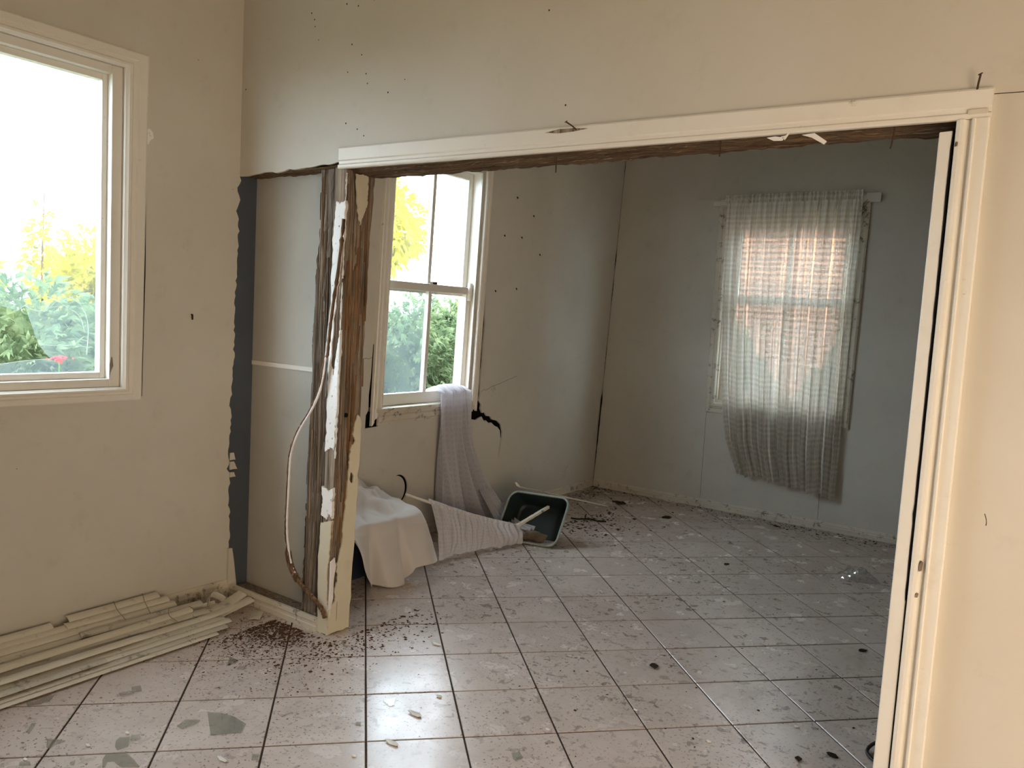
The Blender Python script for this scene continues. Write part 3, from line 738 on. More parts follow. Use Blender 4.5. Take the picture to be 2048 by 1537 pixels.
MB().tube([(xa(0.97) - 0.012, 0.052, 0.985), (xa(0.97) - 0.004, 0.052, 0.985)], 0.010, 10).build('knot_hole', M['black'], post)

# hanging strip crusted with mud
cpts = [(0.742, 1.83), (0.736, 1.74), (0.722, 1.60), (0.706, 1.488), (0.690, 1.35), (0.684, 1.25), (0.672, 1.15), (0.648, 1.07), (0.598, 0.985), (0.556, 0.93), (0.520, 0.875), (0.488, 0.80), (0.478, 0.73),
        (0.474, 0.63), (0.470, 0.52), (0.469, 0.45), (0.476, 0.38), (0.500, 0.285), (0.535, 0.235), (0.575, 0.20), (0.630, 0.172), (0.672, 0.145), (0.708, 0.118), (0.724, 0.085)]
def smoothp(p, n=6):
    out = []
    for i in range(len(p) - 1):
        a, b, c, d = p[max(i - 1, 0)], p[i], p[i + 1], p[min(i + 2, len(p) - 1)]
        for k in range(n):
            t = k / n
            out.append(tuple(0.5 * (2 * b[j] + (c[j] - a[j]) * t + (2 * a[j] - 5 * b[j] + 4 * c[j] - d[j]) * t * t + (3 * b[j] - a[j] - 3 * c[j] + d[j]) * t ** 3) for j in range(len(b))))
    out.append(tuple(p[-1])); return out
c3 = smoothp([(x, -0.020 - 0.020 * math.sin(math.pi * i / (len(cpts) - 1)), z) for i, (x, z) in enumerate(cpts)])
cable = thing('hanging_strip', 'white strip crusted with brown mud hanging in a curve beside the rotted post', 'strip', (0.48, -0.03, 0.6))
MB().tube(c3, [(0.0040 if i < 40 else 0.0054) + 0.0016 * nz(i * 0.6, 1) for i in range(len(c3))], 8).build('white_strip', M['white_skin'], cable, smooth=True)
mu = MB()
off = [(x - 0.0095 if i > 30 else x + 0.007, y + 0.002, z - 0.002) for i, (x, y, z) in enumerate(c3)]
mu.tube(off, [0.0070 + 0.006 * nz(i * 0.9, 6) + (0.008 if 98 < i < 112 else 0) for i in range(len(off))], 8)
mu.tube([(x + 0.004, y - 0.004, z) for x, y, z in c3[108:]], [0.010 + 0.005 * nz(i * 0.7, 6) for i in range(len(c3) - 108)], 8)
tag(mu.build('mud_crust', M['mud'], cable), 'rough brown mud crust')

# ------------------------------------------------------------------ windows
def win(name, label): return thing(name, label, 'window', kind='structure')
# window 1 ------------------------------------------------------
w1o = win('window_1', 'large front room window with a broken dusty pane facing the hedge')
a0, a1, z0, z1 = W1
AR = [(0.0, 0.012), (0.08, 0.016), (0.14, 0.020), (0.26, 0.020), (0.34, 0.012), (0.5, 0.012), (0.56, 0.017), (0.92, 0.017), (1.0, 0.012)]
o0, o1, y0_, y1_ = a0 - 0.08, -0.478, 1.006, 2.470
MB().board((a1, z0), (a1, z1), (o1, y0_), (o1 + 0.012, y1_), AR, F1).build('architrave', M['trim'], w1o)
MB().board((a0, z0), (a1, z0), (o0, y0_), (o1, y0_), AR, F1).build('architrave', M['trim'], w1o)
MB().board((a0, z1), (a1, z1), (o0, y1_), (o1 + 0.012, y1_), AR, F1).build('architrave', M['trim'], w1o)
MB().board((a0, z0), (a0, z1), (o0, y0_), (o0, y1_), AR, F1).build('architrave', M['trim'], w1o)
gp = MB().sheet([(-0.479, 1.02), (-0.470, 1.02), (-0.467, 1.3), (-0.463, 1.55), (-0.466, 1.95), (-0.470, 1.95), (-0.473, 1.5)], [], F1, 0.0, 0.003)
gp.build('gap', M['black'], w1o)
fj = MB()
for (b0, b1, c0, c1) in ((a1 - 0.045, a1, z0, z1), (a0, a0 + 0.045, z0, z1), (a0 + 0.045, a1 - 0.045, z0, z0 + 0.035), (a0 + 0.045, a1 - 0.045, z1 - 0.035, z1)):
    slab(fj, b0, b1, c0, c1, -0.128, -0.010, F1)
fj.build('frame', M['trim'], w1o, bevel=0.003)
p0, p1, q0, q1 = a0 + 0.062, a1 - 0.062, z0 + 0.055, z1 - 0.055
sash = MB()
for (b0, b1, c0, c1) in ((p1 - 0.006, p1 + 0.017, q0 - 0.02, q1 + 0.02), (p0 - 0.017, p0 + 0.006, q0 - 0.02, q1 + 0.02), (p0 + .006, p1 - .006, q0 - 0.02, q0 + 0.006), (p0 + .006, p1 - .006, q1 - 0.006, q1 + 0.02)):
    slab(sash, b0, b1, c0, c1, -0.085, -0.045, F1)
so = sash.build('sash', M['trim'], w1o, bevel=0.002)
hole = [(-1.32, 1.30), (-1.12, 1.36), (-1.0, 1.39), (-0.945, 1.375), (-0.92, 1.395), (-0.905, 1.35), (-0.885, 1.29), (-0.868, 1.243), (-0.845, 1.21), (-0.823, 1.185), (-0.92, 1.178), (-1.02, 1.164), (-1.2, 1.15), (-1.34, 1.18)]
MB().sheet([(p0 - .004, q0 - .004), (p1 + .004, q0 - .004), (p1 + .004, q1 + .004), (p0 - .004, q1 + .004)], [hole], F1, -0.062, -0.059).build('pane', M['glass_dirty'], so)
ckm = MB()
for pts in ([(-0.92, 1.395), (-0.89, 1.42), (-0.868, 1.447)], [(-0.868, 1.243), (-0.80, 1.238), (-0.73, 1.240), (-0.68, 1.232)], [(-0.868, 1.447), (-0.80, 1.42), (-0.75, 1.39), (-0.71, 1.36), (-0.69, 1.30)], [(-1.02, 1.164), (-0.92, 1.178), (-0.823, 1.185)],
            [(-0.92, 1.395), (-0.87, 1.375), (-0.82, 1.392), (-0.77, 1.40)], [(-0.75, 1.44), (-0.70, 1.40), (-0.675, 1.32), (-0.68, 1.2)]):
    ckm.tube([F1(a, z, -0.0585) for a, z in smoothp(pts, 4)], 0.0011, 4)
ckm.build('crack', M['crack'], so)
chp = MB().sheet([(a1 - 0.040, 1.125), (a1 - 0.028, 1.155), (a1 - 0.032, 1.19), (a1 - 0.036, 1.195), (a1 - 0.044, 1.16), (a1 - 0.044, 1.10)], [], F1, -0.02, -0.0092)
chp.build('chip', M['weathered'], w1o)
slab(MB(), a0 + 0.02, a1 - 0.02, z0 - 0.03, z0 + 0.004, -0.20, -0.128, F1).build('outer_sill', M['trim_dirty'], w1o)

# window 2: double hung, lower right pane missing ------------------------------
w2o = win('window_2', 'double hung side window of the back room with a missing lower pane')
a0, a1, z0, z1 = W2
AR2 = [(0.0, 0.018), (0.10, 0.022), (0.18, 0.022), (0.24, 0.014), (0.36, 0.014), (0.42, 0.019), (0.54, 0.019), (0.60, 0.013), (0.72, 0.013), (0.78, 0.022), (0.94, 0.024), (1.0, 0.020)]
MB().board((a0, z0 - .004), (a0, z1), (0.958, 0.765), (0.958, 2.50), AR2, F2).build('architrave', M['trim'], w2o)
MB().board((a1, z0 - .004), (a1, z1), (1.962, 0.79), (1.962, 2.50), AR2, F2).build('architrave', M['trim'], w2o)
MB().board((a0, z1), (a1, z1), (0.958, 2.50), (1.962, 2.50), AR2, F2).build('architrave', M['trim'], w2o)
MB().board((a0 - 0.03, z0), (a1 - 0.002, z0), (a0 - 0.03, 0.765), (a1 - 0.002, 0.775), [(0, 0.028), (0.10, 0.030), (0.16, 0.020), (0.4, 0.020), (0.46, 0.014), (0.52, 0.018), (0.8, 0.018), (0.86, 0.012), (1.0, 0.010)], F2).build('apron', M['trim_dirty'], w2o)
slab(MB(), a0 - 0.05, a1 - 0.01, z0 - 0.022, z0 + 0.003, -0.16, 0.034, F2).build('sill', M['trim_dirty'], w2o, bevel=0.004)
fj = MB()
for (b0, b1, c0, c1) in ((a0 - .03, a0 + 0.012, z0, z1), (a1 - 0.012, a1 + .03, z0, z1), (a0 + 0.012, a1 - 0.012, z1 - 0.025, z1)):
    slab(fj, b0, b1, c0, c1, -0.155, 0.0, F2)
fj.build('frame', M['trim'], w2o)
zm = 1.605
def sash2(name, b0, b1, c0, c1, dep, mun, st_, rails, mat):
    sb = MB(); d0, d1 = dep
    slab(sb, b0, b0 + st_, c0, c1, d0, d1, F2); slab(sb, b1 - st_, b1, c0, c1, d0, d1, F2)
    slab(sb, b0 + st_, b1 - st_, c0, c0 + rails[0], d0, d1, F2); slab(sb, b0 + st_, b1 - st_, c1 - rails[1], c1, d0, d1, F2)
    o = sb.build(name, mat, w2o, bevel=0.003)
    slab(MB(), mun - 0.015, mun + 0.015, c0 + rails[0], c1 - rails[1], d0 + 0.004, d1 - 0.004, F2).build('muntin', mat, o, bevel=0.002)
    return o
su = sash2('upper_sash', a0 + 0.014, a1 - 0.014, zm - 0.032, z1 - 0.026, (-0.125, -0.090), 1.512, 0.045, (0.050, 0.045), M['trim'])
sl_ = sash2('lower_sash', a0 + 0.014, a1 - 0.014, z0 + 0.004, zm + 0.030, (-0.086, -0.048), 1.485, 0.045, (0.072, 0.048), M['trim'])
def rectp(b0, b1, c0, c1): return [(b0, c0), (b1, c0), (b1, c1), (b0, c1)]
MB().sheet(rectp(a0 + .055, 1.50, zm + .014, z1 - .068), [], F2, -0.109, -0.106).build('pane', M['glass_clear'], su)
MB().sheet(rectp(1.524, a1 - .055, zm + .014, z1 - .068), [], F2, -0.109, -0.106).build('pane', M['glass_clear'], su)
MB().sheet(rectp(a0 + .055, 1.474, z0 + .072, zm - .014), [], F2, -0.068, -0.065).build('pane', M['glass_dirty'], sl_)
tag(MB().sheet([(1.496, zm - .014), (1.566, zm - .014), (1.562, zm - .05), (1.545, zm - .10), (1.53, zm - .125), (1.505, zm - .15), (1.496, zm - .155)], [], F2, -0.068, -0.065).build('pane', M['glass_dirty'], sl_), 'remaining corner of the broken pane')
lk = slab(MB(), 1.50, 1.545, zm + 0.030, zm + 0.046, -0.085, -0.05, F2); lk.build('sash_lock', M['iron'], sl_, bevel=0.003)
kn = MB()  # rounded sash horn at the right of the meeting rail
kn.tube([F2(a1 - 0.035, zm - 0.06, -0.042), F2(a1 - 0.035, zm + 0.06, -0.042)], 0.016, 8)
kn.build('sash_horn', M['trim'], sl_, smooth=True)

# window 3 behind the curtain --------------------------------------------------
w3o = win('window_3', 'double hung back wall window behind the long lace curtain')
a0, a1, z0, z1 = W3
AR3 = [(0.0, 0.010), (0.12, 0.016), (0.34, 0.016), (0.40, 0.010), (0.5, 0.010), (0.56, 0.018), (0.9, 0.018), (1.0, 0.012)]
MB().board((a0, z0), (a0, 1.9), (0.928, 0.772), (0.922, 1.9), AR3, F3).build('architrave', M['trim_dirty'], w3o)
MB().board((a0, 1.905), (a0, z1), (0.922, 1.905), (0.918, 2.445), AR3, F3).build('architrave', M['trim_dirty'], w3o)
MB().board((a0, z0), (a1, z0), (0.928, 0.772), (2.03, 0.772), AR3, F3).build('architrave', M['trim_dirty'], w3o)
MB().board((a0, z1), (a1, z1), (0.918, 2.445), (2.03, 2.445), AR3, F3).build('architrave', M['trim_dirty'], w3o)
MB().board((a1 + .012, z0 + .01), (a1 + .028, z1), (2.022, 0.765), (2.048, 2.43), [(0, 0.014), (0.2, 0.024), (0.8, 0.024), (1, 0.016)], F3).build('architrave', M['trim_dirty'], w3o)
fj = MB()
for (b0, b1, c0, c1) in ((a0 - .02, a0 + 0.012, z0, z1), (a1 - 0.012, a1 + .02, z0, z1), (a0 + .012, a1 - .012, z1 - .025, z1), (a0 + .012, a1 - .012, z0 - .02, z0 + .02)):
    slab(fj, b0, b1, c0, c1, -0.12, -0.002, F3)
fj.build('frame', M['trim_dirty'], w3o)
zm3 = 1.69
for nm, c0, c1, d0, d1, bot, top in (('upper_sash', zm3 - .03, z1 - .026, -0.10, -0.07, .05, .10), ('lower_sash', z0 + .022, zm3 + .028, -0.068, -0.035, .075, .05)):
    sb = MB()
    slab(sb, a0 + .014, a0 + .095, c0, c1, d0, d1, F3); slab(sb, a1 - .075, a1 - .014, c0, c1, d0, d1, F3)
    slab(sb, a0 + .095, a1 - .075, c0, c0 + bot, d0, d1, F3); slab(sb, a0 + .095, a1 - .075, c1 - top, c1, d0, d1, F3)
    o = sb.build(nm, M['trim_dirty'], w3o, bevel=0.003)
    slab(MB(), 1.47, 1.495, c0 + bot, c1 - top, d0 + .004, d1 - .004, F3).build('muntin', M['trim_dirty'], o)
    for (e0, e1) in ((a0 + .09, 1.475), (1.49, a1 - .07)):
        MB().sheet(rectp(e0, e1, c0 + bot - .003, c1 - top + .003), [], F3, (d0 + d1) / 2 - .0015, (d0 + d1) / 2 + .0015).build('pane', M['glass_dirty'] if nm == 'lower_sash' else M['glass'], o)

# ------------------------------------------------------------------ lace curtain on the back window
rodt = thing('curtain_rod', 'white curtain rod on two block brackets above the back window', 'curtain rod', F3(1.5, 2.47, 0.0))
MB().tube([F3(0.93, 2.462, 0.05), F3(1.5, 2.474, 0.05), F3(2.02, 2.470, 0.05)], 0.009, 8).build('rod', M['rod'], rodt, smooth=True)
slab(MB(), 0.875, 1.005, 2.425, 2.462, 0.002, 0.032, F3).build('bracket', M['trim'], rodt, bevel=0.003)
slab(MB(), 1.975, 2.115, 2.415, 2.478, 0.002, 0.036, F3).build('bracket', M['trim'], rodt, bevel=0.003)
MB().tube([F3(2.04, 2.42, 0.040), F3(2.00, 2.36, 0.046), F3(1.975, 2.33, 0.046), F3(1.98, 2.37, 0.046), F3(2.03, 2.43, 0.04)], 0.0025, 5).build('pull_cord', M['cord'], rodt)
dw = MB().tube([F3(0.742, 2.474, 0.012), F3(0.90, 2.480, 0.030), F3(1.02, 2.482, 0.045)], 0.0045, 6)
tag(dw.build('wooden_dowel', M['rod'], None, origin=F3(0.9, 2.48, 0.02)), 'thin wooden dowel sticking out left of the back window curtain', 'dowel')

def curtain(name, mat, parent, fn, nu, nv, ulen, vlen, **kw):
    mb = MB().grid(fn, nu, nv)
    uv = [(i / nu * ulen, j / nv * vlen) for j in range(nv + 1) for i in range(nu + 1)]
    return mb.build(name, mat, parent, smooth=True, uv=uv, **kw)
ph = [0.0]
random.seed(3)
for k in range(400): ph.append(ph[-1] + random.uniform(0.16, 0.46))
def c3fn(u, v):
    # v 0 bottom .. 1 top
    xl = 1.0 + 0.03 * (1 - v) + 0.13 * (1 - v) ** 3 + (0.05 * max(0, 0.12 - v) / 0.12)
    xr = 2.0 - 0.02 * (1 - v) + (0.0 if v > 0.75 else -0.005)
    if v > 0.94: xl -= 0.0
    zb = 0.335 - 0.085 * u + 0.012 * math.sin(u * 31)
    zt = 2.492 - 0.010 * abs(u - 0.5)
    z = zb + (zt - zb) * v
    p = ph[int(u * 150)] + (ph[int(u * 150) + 1] - ph[int(u * 150)]) * (u * 150 - int(u * 150))
    amp = 0.010 + 0.024 * (1 - v) ** 0.8
    fold = math.sin(p * 2.1) + 0.35 * math.sin(p * 5.3 + 1)
    x = xl + (xr - xl) * u + 0.010 * (1 - v) * math.sin(p * 2.1 + 1.2)
    d = 0.062 + amp * fold + 0.02 * (1 - v) * math.sin(p * 0.37)
    g = math.exp(-((u - 0.345) / 0.035) ** 2) * max(0, 0.75 - v)       # deep fold between the two drops
    d -= 0.045 * g
    if v > 0.965: d = 0.05 + (d - 0.05) * 0.6
    if u < 0.14:                                                      # knotted lower left corner
        k = (1 - u / 0.14) * max(0, 0.2 - v) / 0.2
        x += 0.05 * k; d += 0.035 * k * math.sin(u * 160) + 0.03 * k
    return F3(x, z, max(d, 0.024))
cur = thing('lace_curtain', 'long grey lace curtain gathered on the rod over the back window', 'curtain', F3(1.5, 1.4, 0.05))
curtain('lace_panel', M['lace'], cur, c3fn, 300, 60, 2.4, 2.2)
curtain('gathered_heading', M['lace'], cur, lambda u, v: F3(0.985 + 1.02 * u, 2.432 + 0.066 * v, 0.062 + 0.012 * math.sin(u * 210) + 0.006 * math.sin(u * 77)), 300, 3, 2.4, 0.07)

# ------------------------------------------------------------------ lace curtain pulled out through the broken side window
def lerp(a, b, t): return tuple(a[i] + (b[i] - a[i]) * t for i in range(len(a)))
def c2fn(u, v):
    # v 0 = over the sill (top) .. 1 = on the floor
    top_l, top_r = Vector(F2(1.50, 0.945, 0.0)), Vector(F2(1.83, 0.955, 0.0))
    if v < 0.10:
        t = v / 0.10
        p = top_l + (top_r - top_l) * u
        d = -0.07 + 0.115 * t
        z = 0.945 + 0.05 * math.sin(math.pi * min(1, t * 0.9)) * (0.6 + 0.4 * math.sin(u * math.pi)) - 0.01 * t
        q = Vector(F2(p.y, z, d + 0.006 * math.sin(u * 40)))
        return tuple(q)
    t = (v - 0.10) / 0.90
    z = 0.935 * (1 - t) + 0.012
    yl = 1.50 + 0.02 * t
    yr = 1.83 + 0.06 * t + 0.52 * max(0, t - 0.25) ** 1.5
    y = yl + (yr - yl) * u
    amp = 0.017 + 0.034 * t
    d = 0.060 + amp * (math.sin(u * 22 + 0.8 * math.sin(t * 2) + 3 * nz(u * 3, t, 4)) + 0.6 * math.sin(u * 53 + 2 + 2 * nz(u * 6, t * 2, 7))) * 0.9 + 0.03 * t
    d += 0.20 * max(0, t - 0.3) ** 1.6 * u ** 2
    return tuple(F2(y, z, max(d, 0.036)))
cur2 = thing('lace_curtain', 'white lace curtain spilling over the sill of the broken side window to the floor', 'curtain', F2(1.65, 0.0, 0.05))
curtain('lace_panel', M['lace_white'], cur2, c2fn, 150, 70, 1.3, 1.1)
def tail(u, v):
    a = Vector((0.10, 1.95, 0.26)); b = Vector((0.50, 1.86, 0.055))
    p = a + (b - a) * v + Vector((0, 0, -0.05 * math.sin(math.pi * v)))
    w = 0.05 + 0.05 * v
    p += Vector((0.25, 0.95, 0.15)) * (w * (u - 0.5) * 2) + Vector((0, 0, 0.014 * math.sin(u * 34 + v * 5)))
    return tuple(p)
curtain('lace_tail', M['lace_white'], cur2, tail, 40, 26, 0.5, 0.5)

# ------------------------------------------------------------------ low table with a cloth, left of the side window
tb = thing('low_cabinet', 'dark navy low cabinet under the pale cloth behind the doorway post', 'cabinet', (0.14, 0.62, 0.0))
MB().box(-0.015, 0.280, 0.26, 0.90, 0.0, 0.318).build('body', M['navy'], tb, bevel=0.006)
MB().box(-0.015, 0.392, 0.22, 0.93, 0.318, 0.345).build('top', M['navy'], tb, bevel=0.006)
def clothfn(u, v):
    # u along the wall (0 near doorway .. 1 far), v 0 at wall .. 1 hem
    y = 0.19 + 0.74 * u
    hem = min(0.33, 0.26 * max(0, 0.46 - u) / 0.20) + 0.008 * math.sin(u * 15 + 1) + 0.006
    if u > 0.72: hem += 0.085 * min(1, (u - 0.72) / 0.05) * 0.8
    s = v
    if s < 0.5:
        t = s / 0.5
        x = 0.0 + 0.43 * t
        bun = math.exp(-((x - 0.08) / 0.12) ** 2 - ((y - 0.60) / 0.22) ** 2)
        cr = 1 - abs(2 * ((x * 5.1 + y * 3.3 + 0.5 * nz(x * 5, y * 5, 1)) % 1.0) - 1)
        cr2 = 1 - abs(2 * ((x * 3.4 - y * 4.6 + 0.6 * nz(x * 6, y * 6, 9)) % 1.0) - 1)
        z = 0.374 + 0.115 * bun + 0.085 * bun * cr + 0.050 * bun * cr2 + 0.035 * abs(nz(x * 9 + 4, y * 9, 5)) * (1 - 0.7 * t) + 0.022 * cr * (1 - t) + 0.02 * bun * nz(x * 22, y * 22, 3)
        z += 0.030 * math.exp(-((x - 0.28) / 0.06) ** 2 - ((y - 0.74) / 0.10) ** 2)
        return (x, y, z - 0.010 * t * t - 0.030 * t ** 6)
    t = (s - 0.5) / 0.5
    th = min(1, t * 6); z = 0.334 * (1 - t) + hem * t
    f = 0.55 * math.sin(u * 8.5 + 0.9) + 0.35 * math.sin(u * 19 + 2 + t) - 1.3 * math.exp(-((u - 0.47 - 0.03 * t) / 0.030) ** 2) - 0.9 * math.exp(-((u - 0.72) / 0.022) ** 2)
    x = 0.428 + 0.012 * th + 0.075 * t + (0.004 + 0.050 * t) * f
    yy = y + 0.09 * t * (u - 0.45)
    return (x, yy, max(z, 0.004))
cl = MB().grid(clothfn, 120, 90).build('satin_cloth', M['satin'], None, smooth=True, origin=(0.2, 0.6, 0.37))
tag(cl, 'pale satin cloth bunched over the dark low cabinet and hanging to the floor', 'cloth')
sm = cl.modifiers.new('thick', 'SOLIDIFY'); sm.thickness = 0.0015

# fallen rod with a gathered white curtain
ra_, rb_ = Vector((0.235, 1.00, 0.395)), Vector((0.485, 1.80, 0.105))
fr_ = thing('fallen_curtain', 'fallen white sheer curtain on its cream rod between the cloth and the tub', 'curtain', tuple((ra_ + rb_) / 2))
MB().tube([ra_ + (rb_ - ra_) * i / 14 + Vector((0, 0, -0.014 * math.sin(math.pi * i / 14))) for i in range(15)], 0.008, 8).build('rod', M['rod'], fr_, smooth=True)
def fal(u, v):
    s = 0.20 + 0.80 * u
    p = ra_ + (rb_ - ra_) * s + Vector((0, 0, -0.014 * math.sin(math.pi * s)))
    puff = 0.5 + 0.5 * nz(u * 4.0, 1.5) + 0.3 * math.sin(u * 9 + 0.5)
    g_ = Vector((0.30 - 0.06 * u, -0.06, 0)) * 0.28
    z = (p.z + 0.012) * (1 - v) + (0.006 + 0.02 * abs(nz(u * 7, 4))) * v
    q = p + g_ * math.sin(v * math.pi * 0.60) * (0.65 + 0.6 * puff)
    q += Vector((0.8, -0.3, 0)) * (0.012 * math.sin(u * 95 + v * 3 + 4 * nz(u * 8, v * 2)) * (1.2 - v) + 0.030 * nz(u * 6, v * 1.5, 2) * v + 0.010 * nz(u * 22, v * 4, 5) * v)
    q.z = max(0.005, z + 0.03 * nz(u * 9, v * 4, 8) * v * (1 - v) * 2)
    return tuple(q)
curtain('sheer_panel', M['sheer'], fr_, fal, 170, 34, 1.6, 0.5)
curtain('gathered_heading', M['sheer'], fr_, lambda u, v: tuple(ra_ + (rb_ - ra_) * (0.19 + 0.80 * u) + Vector((0.5, -0.2, 0)) * (0.013 * math.cos(v * 2 * math.pi) + 0.004 * math.sin(u * 160)) + Vector((0, 0, 0.016 * math.sin(v * 2 * math.pi) - 0.014 * math.sin(math.pi * u)))), 170, 8, 1.6, 0.08)

# ------------------------------------------------------------------ dark tub on its side
tu = Vector((0.974, 0.225, 0)); tv = Vector((-0.1125, 0.487, 0.866)).normalized(); tn = tu.cross(tv).normalized()  # tn points out of the opening
tA = Vector((0.345, 1.76, 0.012))
tub = thing('plastic_tub', 'dark green plastic tub with a pale rim lying on its side below the side window', 'tub', tuple(tA))
def rrect(w, h, r, inset, dep, n=6, skew=0.0):
    pts = []
    for (cx_, cy_, a_) in ((w - r, r, -90), (w - r, h - r, 0), (r, h - r, 90), (r, r, 180)):
        for k in range(n + 1):
            an = math.radians(a_ + 90 * k / n)
            x = cx_ + (r) * math.cos(an); y = cy_ + (r) * math.sin(an)
            x = inset + x * (w - 2 * inset) / w; y = inset * 0.9 + y * (h - 1.8 * inset) / h
            pts.append(tA + tu * (x + skew * y) + tv * y - tn * dep)
    return pts
Wt, Ht = 0.41, 0.325
def ringmesh(rings, closed_end=True):
    mb = MB(); n = len(rings[0]); vs = [p for r in rings for p in r]; fs = []
    for i in range(len(rings) - 1):
        for k in range(n): fs.append((i * n + k, i * n + (k + 1) % n, (i + 1) * n + (k + 1) % n, (i + 1) * n + k))
    if closed_end: fs.append(tuple((len(rings) - 1) * n + k for k in range(n)))
    return mb.add(vs, fs)
sk = 0.10
shell = ringmesh([rrect(Wt, Ht, .06, 0.0, 0.0, skew=sk), rrect(Wt, Ht, .06, 0.020, 0.07, skew=sk), rrect(Wt, Ht, .06, 0.038, 0.14, skew=sk), rrect(Wt, Ht, .06, 0.055, 0.150, skew=sk)])
sh = shell.build('shell', M['tub'], tub, smooth=False)
so_ = sh.modifiers.new('thick', 'SOLIDIFY'); so_.thickness = 0.004
rim = MB(); rp = rrect(Wt, Ht, .06, -0.003, -0.002, skew=sk)
rim.tube(rp + [rp[0]], 0.008, 6, 1.0)
tag(rim.build('rim', M['tub_rim'], tub, smooth=True), 'pale scuffed rim')
cb3 = MB()  # crusted piece of board lying in the tub mouth
b0, b1 = Vector((0.505, 1.765, 0.118)), Vector((0.580, 2.015, 0.215))
for i in range(12):
    p = b0 + (b1 - b0) * i / 12; q = b0 + (b1 - b0) * (i + 1) / 12; w = 0.012 + 0.003 * nz(i * 0.9, 2)
    e = Vector((0.9, -0.3, 0)) * w; h = Vector((0, 0, 0.008 + 0.002 * nz(i, 7)))
    cb3.hexa([p - e - h, p + e - h, q + e - h, q - e - h, p - e + h, p + e + h, q + e + h, q - e + h])
tag(cb3.build('board_offcut', M['trim_dirty'], None, origin=tuple(b0)), 'crusty white board offcut leaning across the mouth of the dark tub', 'offcut')
def ragfn(u, v):
    a = u * 2 * math.pi; r = v * (0.75 + 0.45 * nz(math.cos(a) * 1.7, math.sin(a) * 1.7, 3))
    p = tA + tu * (0.23 + 0.12 * r * math.cos(a)) + tv * (0.062 + 0.045 * r * math.sin(a)) - tn * (0.075 + 0.02 * math.cos(a) * r)
    p += tn * (0.045 * (1 - v * v) + 0.03 * nz(r * math.cos(a) * 3, r * math.sin(a) * 3, 8)) + Vector((0, 0, 0.008))
    return tuple(p)
M['rag'] = plain('dirty_rag_cloth', rgb(118, 106, 92), 0.9, 0.1, 0.2, 20)
tag(MB().grid(ragfn, 32, 14).build('dirty_rag', M['rag'], None, smooth=True, origin=tuple(tA)), 'crumpled dirty beige rag inside the dark tub', 'rag')

# loose sticks behind the tub
st0, st1 = Vector((0.330, 2.03, 0.305)), Vector((0.440, 3.125, 0.005))
sk1 = thing('thin_stick', 'thin cream stick propped from the tub rim to the floor', 'stick', tuple(st1))
MB().tube([st0, st1], 0.0060, 6).build('shaft', M['rod'], sk1)
hk = MB().tube([st0 + Vector((-.028, -.01, .028)), st0 + Vector((-.012, -.006, .010)), st0], [0.006, 0.010, 0.006], 6)
tag(hk.build('end_clip', M['flake'], sk1), 'white clip at the raised end')
tw = [(0.430, 2.575, 0.010), (0.470, 2.590, 0.008), (0.510, 2.625, 0.010), (0.548, 2.650, 0.012), (0.585, 2.655, 0.008), (0.625, 2.660, 0.008), (0.664, 2.680, 0.012)]
twg = MB().tube(smoothp(tw, 4), 0.0065, 6).tube([(0.520, 2.63, 0.010), (0.500, 2.66, 0.022), (0.492, 2.685, 0.03)], [0.006, 0.005, 0.004], 6)
tag(twg.build('black_twig', M['litter'], None, origin=tw[0]), 'forked black twig lying on the tiles right of the tub', 'twig')

# ------------------------------------------------------------------ pile of venetian blind slats along the left wall
def slat_mb(y0, y1, w, th, crown=0.004):
    prof = [(-0.5, 0.0), (-0.25, crown * 0.75), (0, crown), (0.25, crown * 0.75), (0.5, 0.0)]
    vs = []
    for y in (y0, y1):
        for a, h in prof: vs.append((a * w, y, h + th))
        for a, h in reversed(prof): vs.append((a * w, y, h))
    n = 10
    fs = [(i, (i + 1) % n, n + (i + 1) % n, n + i) for i in range(n)] + [tuple(range(n))[::-1], tuple(n + i for i in range(n))]
    mb = MB(); return mb.add(vs, fs)
def slat(parent, x, z, tilt, ya, yb_, mat, yaw=0.0, w=0.05, name='slat'):
    L = parent_loc(parent)
    mb = slat_mb(ya - yb_, 0.0, w, 0.0028)
    me_o = mb.build(name, mat, None)
    me_o.parent = parent
    me_o.location = Vector((x, yb_, z)) - L
    me_o.rotation_euler = (0, tilt, yaw)
    return me_o
bA = thing('venetian_blind', 'cream venetian blind folded flat in the pile, lying higher against the left wall', 'blind', (0.07, -1.2, 0.0))
bB = thing('venetian_blind', 'dusty narrow edged venetian blind in the middle of the pile by the left wall', 'blind', (0.19, -1.2, 0.0))
bC = thing('venetian_blind', 'dusty venetian blind at the front edge of the pile, out on the tiles', 'blind', (0.32, -1.2, 0.0))
random.seed(21)
for k, (x, z, tl, ye, ys) in enumerate(((0.044, 0.116, 0.36, -0.405, -0.80), (0.044, 0.104, 0.36, -0.86, -2.4), (0.074, 0.098, 0.36, -0.375, -0.82), (0.075, 0.091, 0.38, -0.62, -2.4), (0.105, 0.080, 0.34, -0.36, -2.4),
                                       (0.136, 0.063, 0.34, -0.40, -2.4), (0.060, 0.066, 0.4, -0.45, -2.4), (0.105, 0.050, 0.3, -0.43, -2.4), (0.080, 0.040, 0.3, -0.44, -2.4))):
    slat(bA, x, z, tl, ys, ye, M['slat'], yaw=0.004 * nz(k * 0.9, 2), w=0.040)
for k in range(18):
    x = 0.152 + 0.0072 * k + 0.003 * nz(k * 2.1, 6); z = 0.054 - 0.0014 * k + 0.012 * nz(k * 1.7, 4)
    slat(bB, x, z, 0.75 + 0.9 * nz(k * 0.8, 1), -2.3, -0.30 + 0.10 * nz(k * 1.3, 9) + (0.1 if k in (3, 6, 11) else 0), M['slat_dusty'] if k % 3 else M['slat'], yaw=0.035 * nz(k * 0.6, 7) + 0.004, w=0.034)
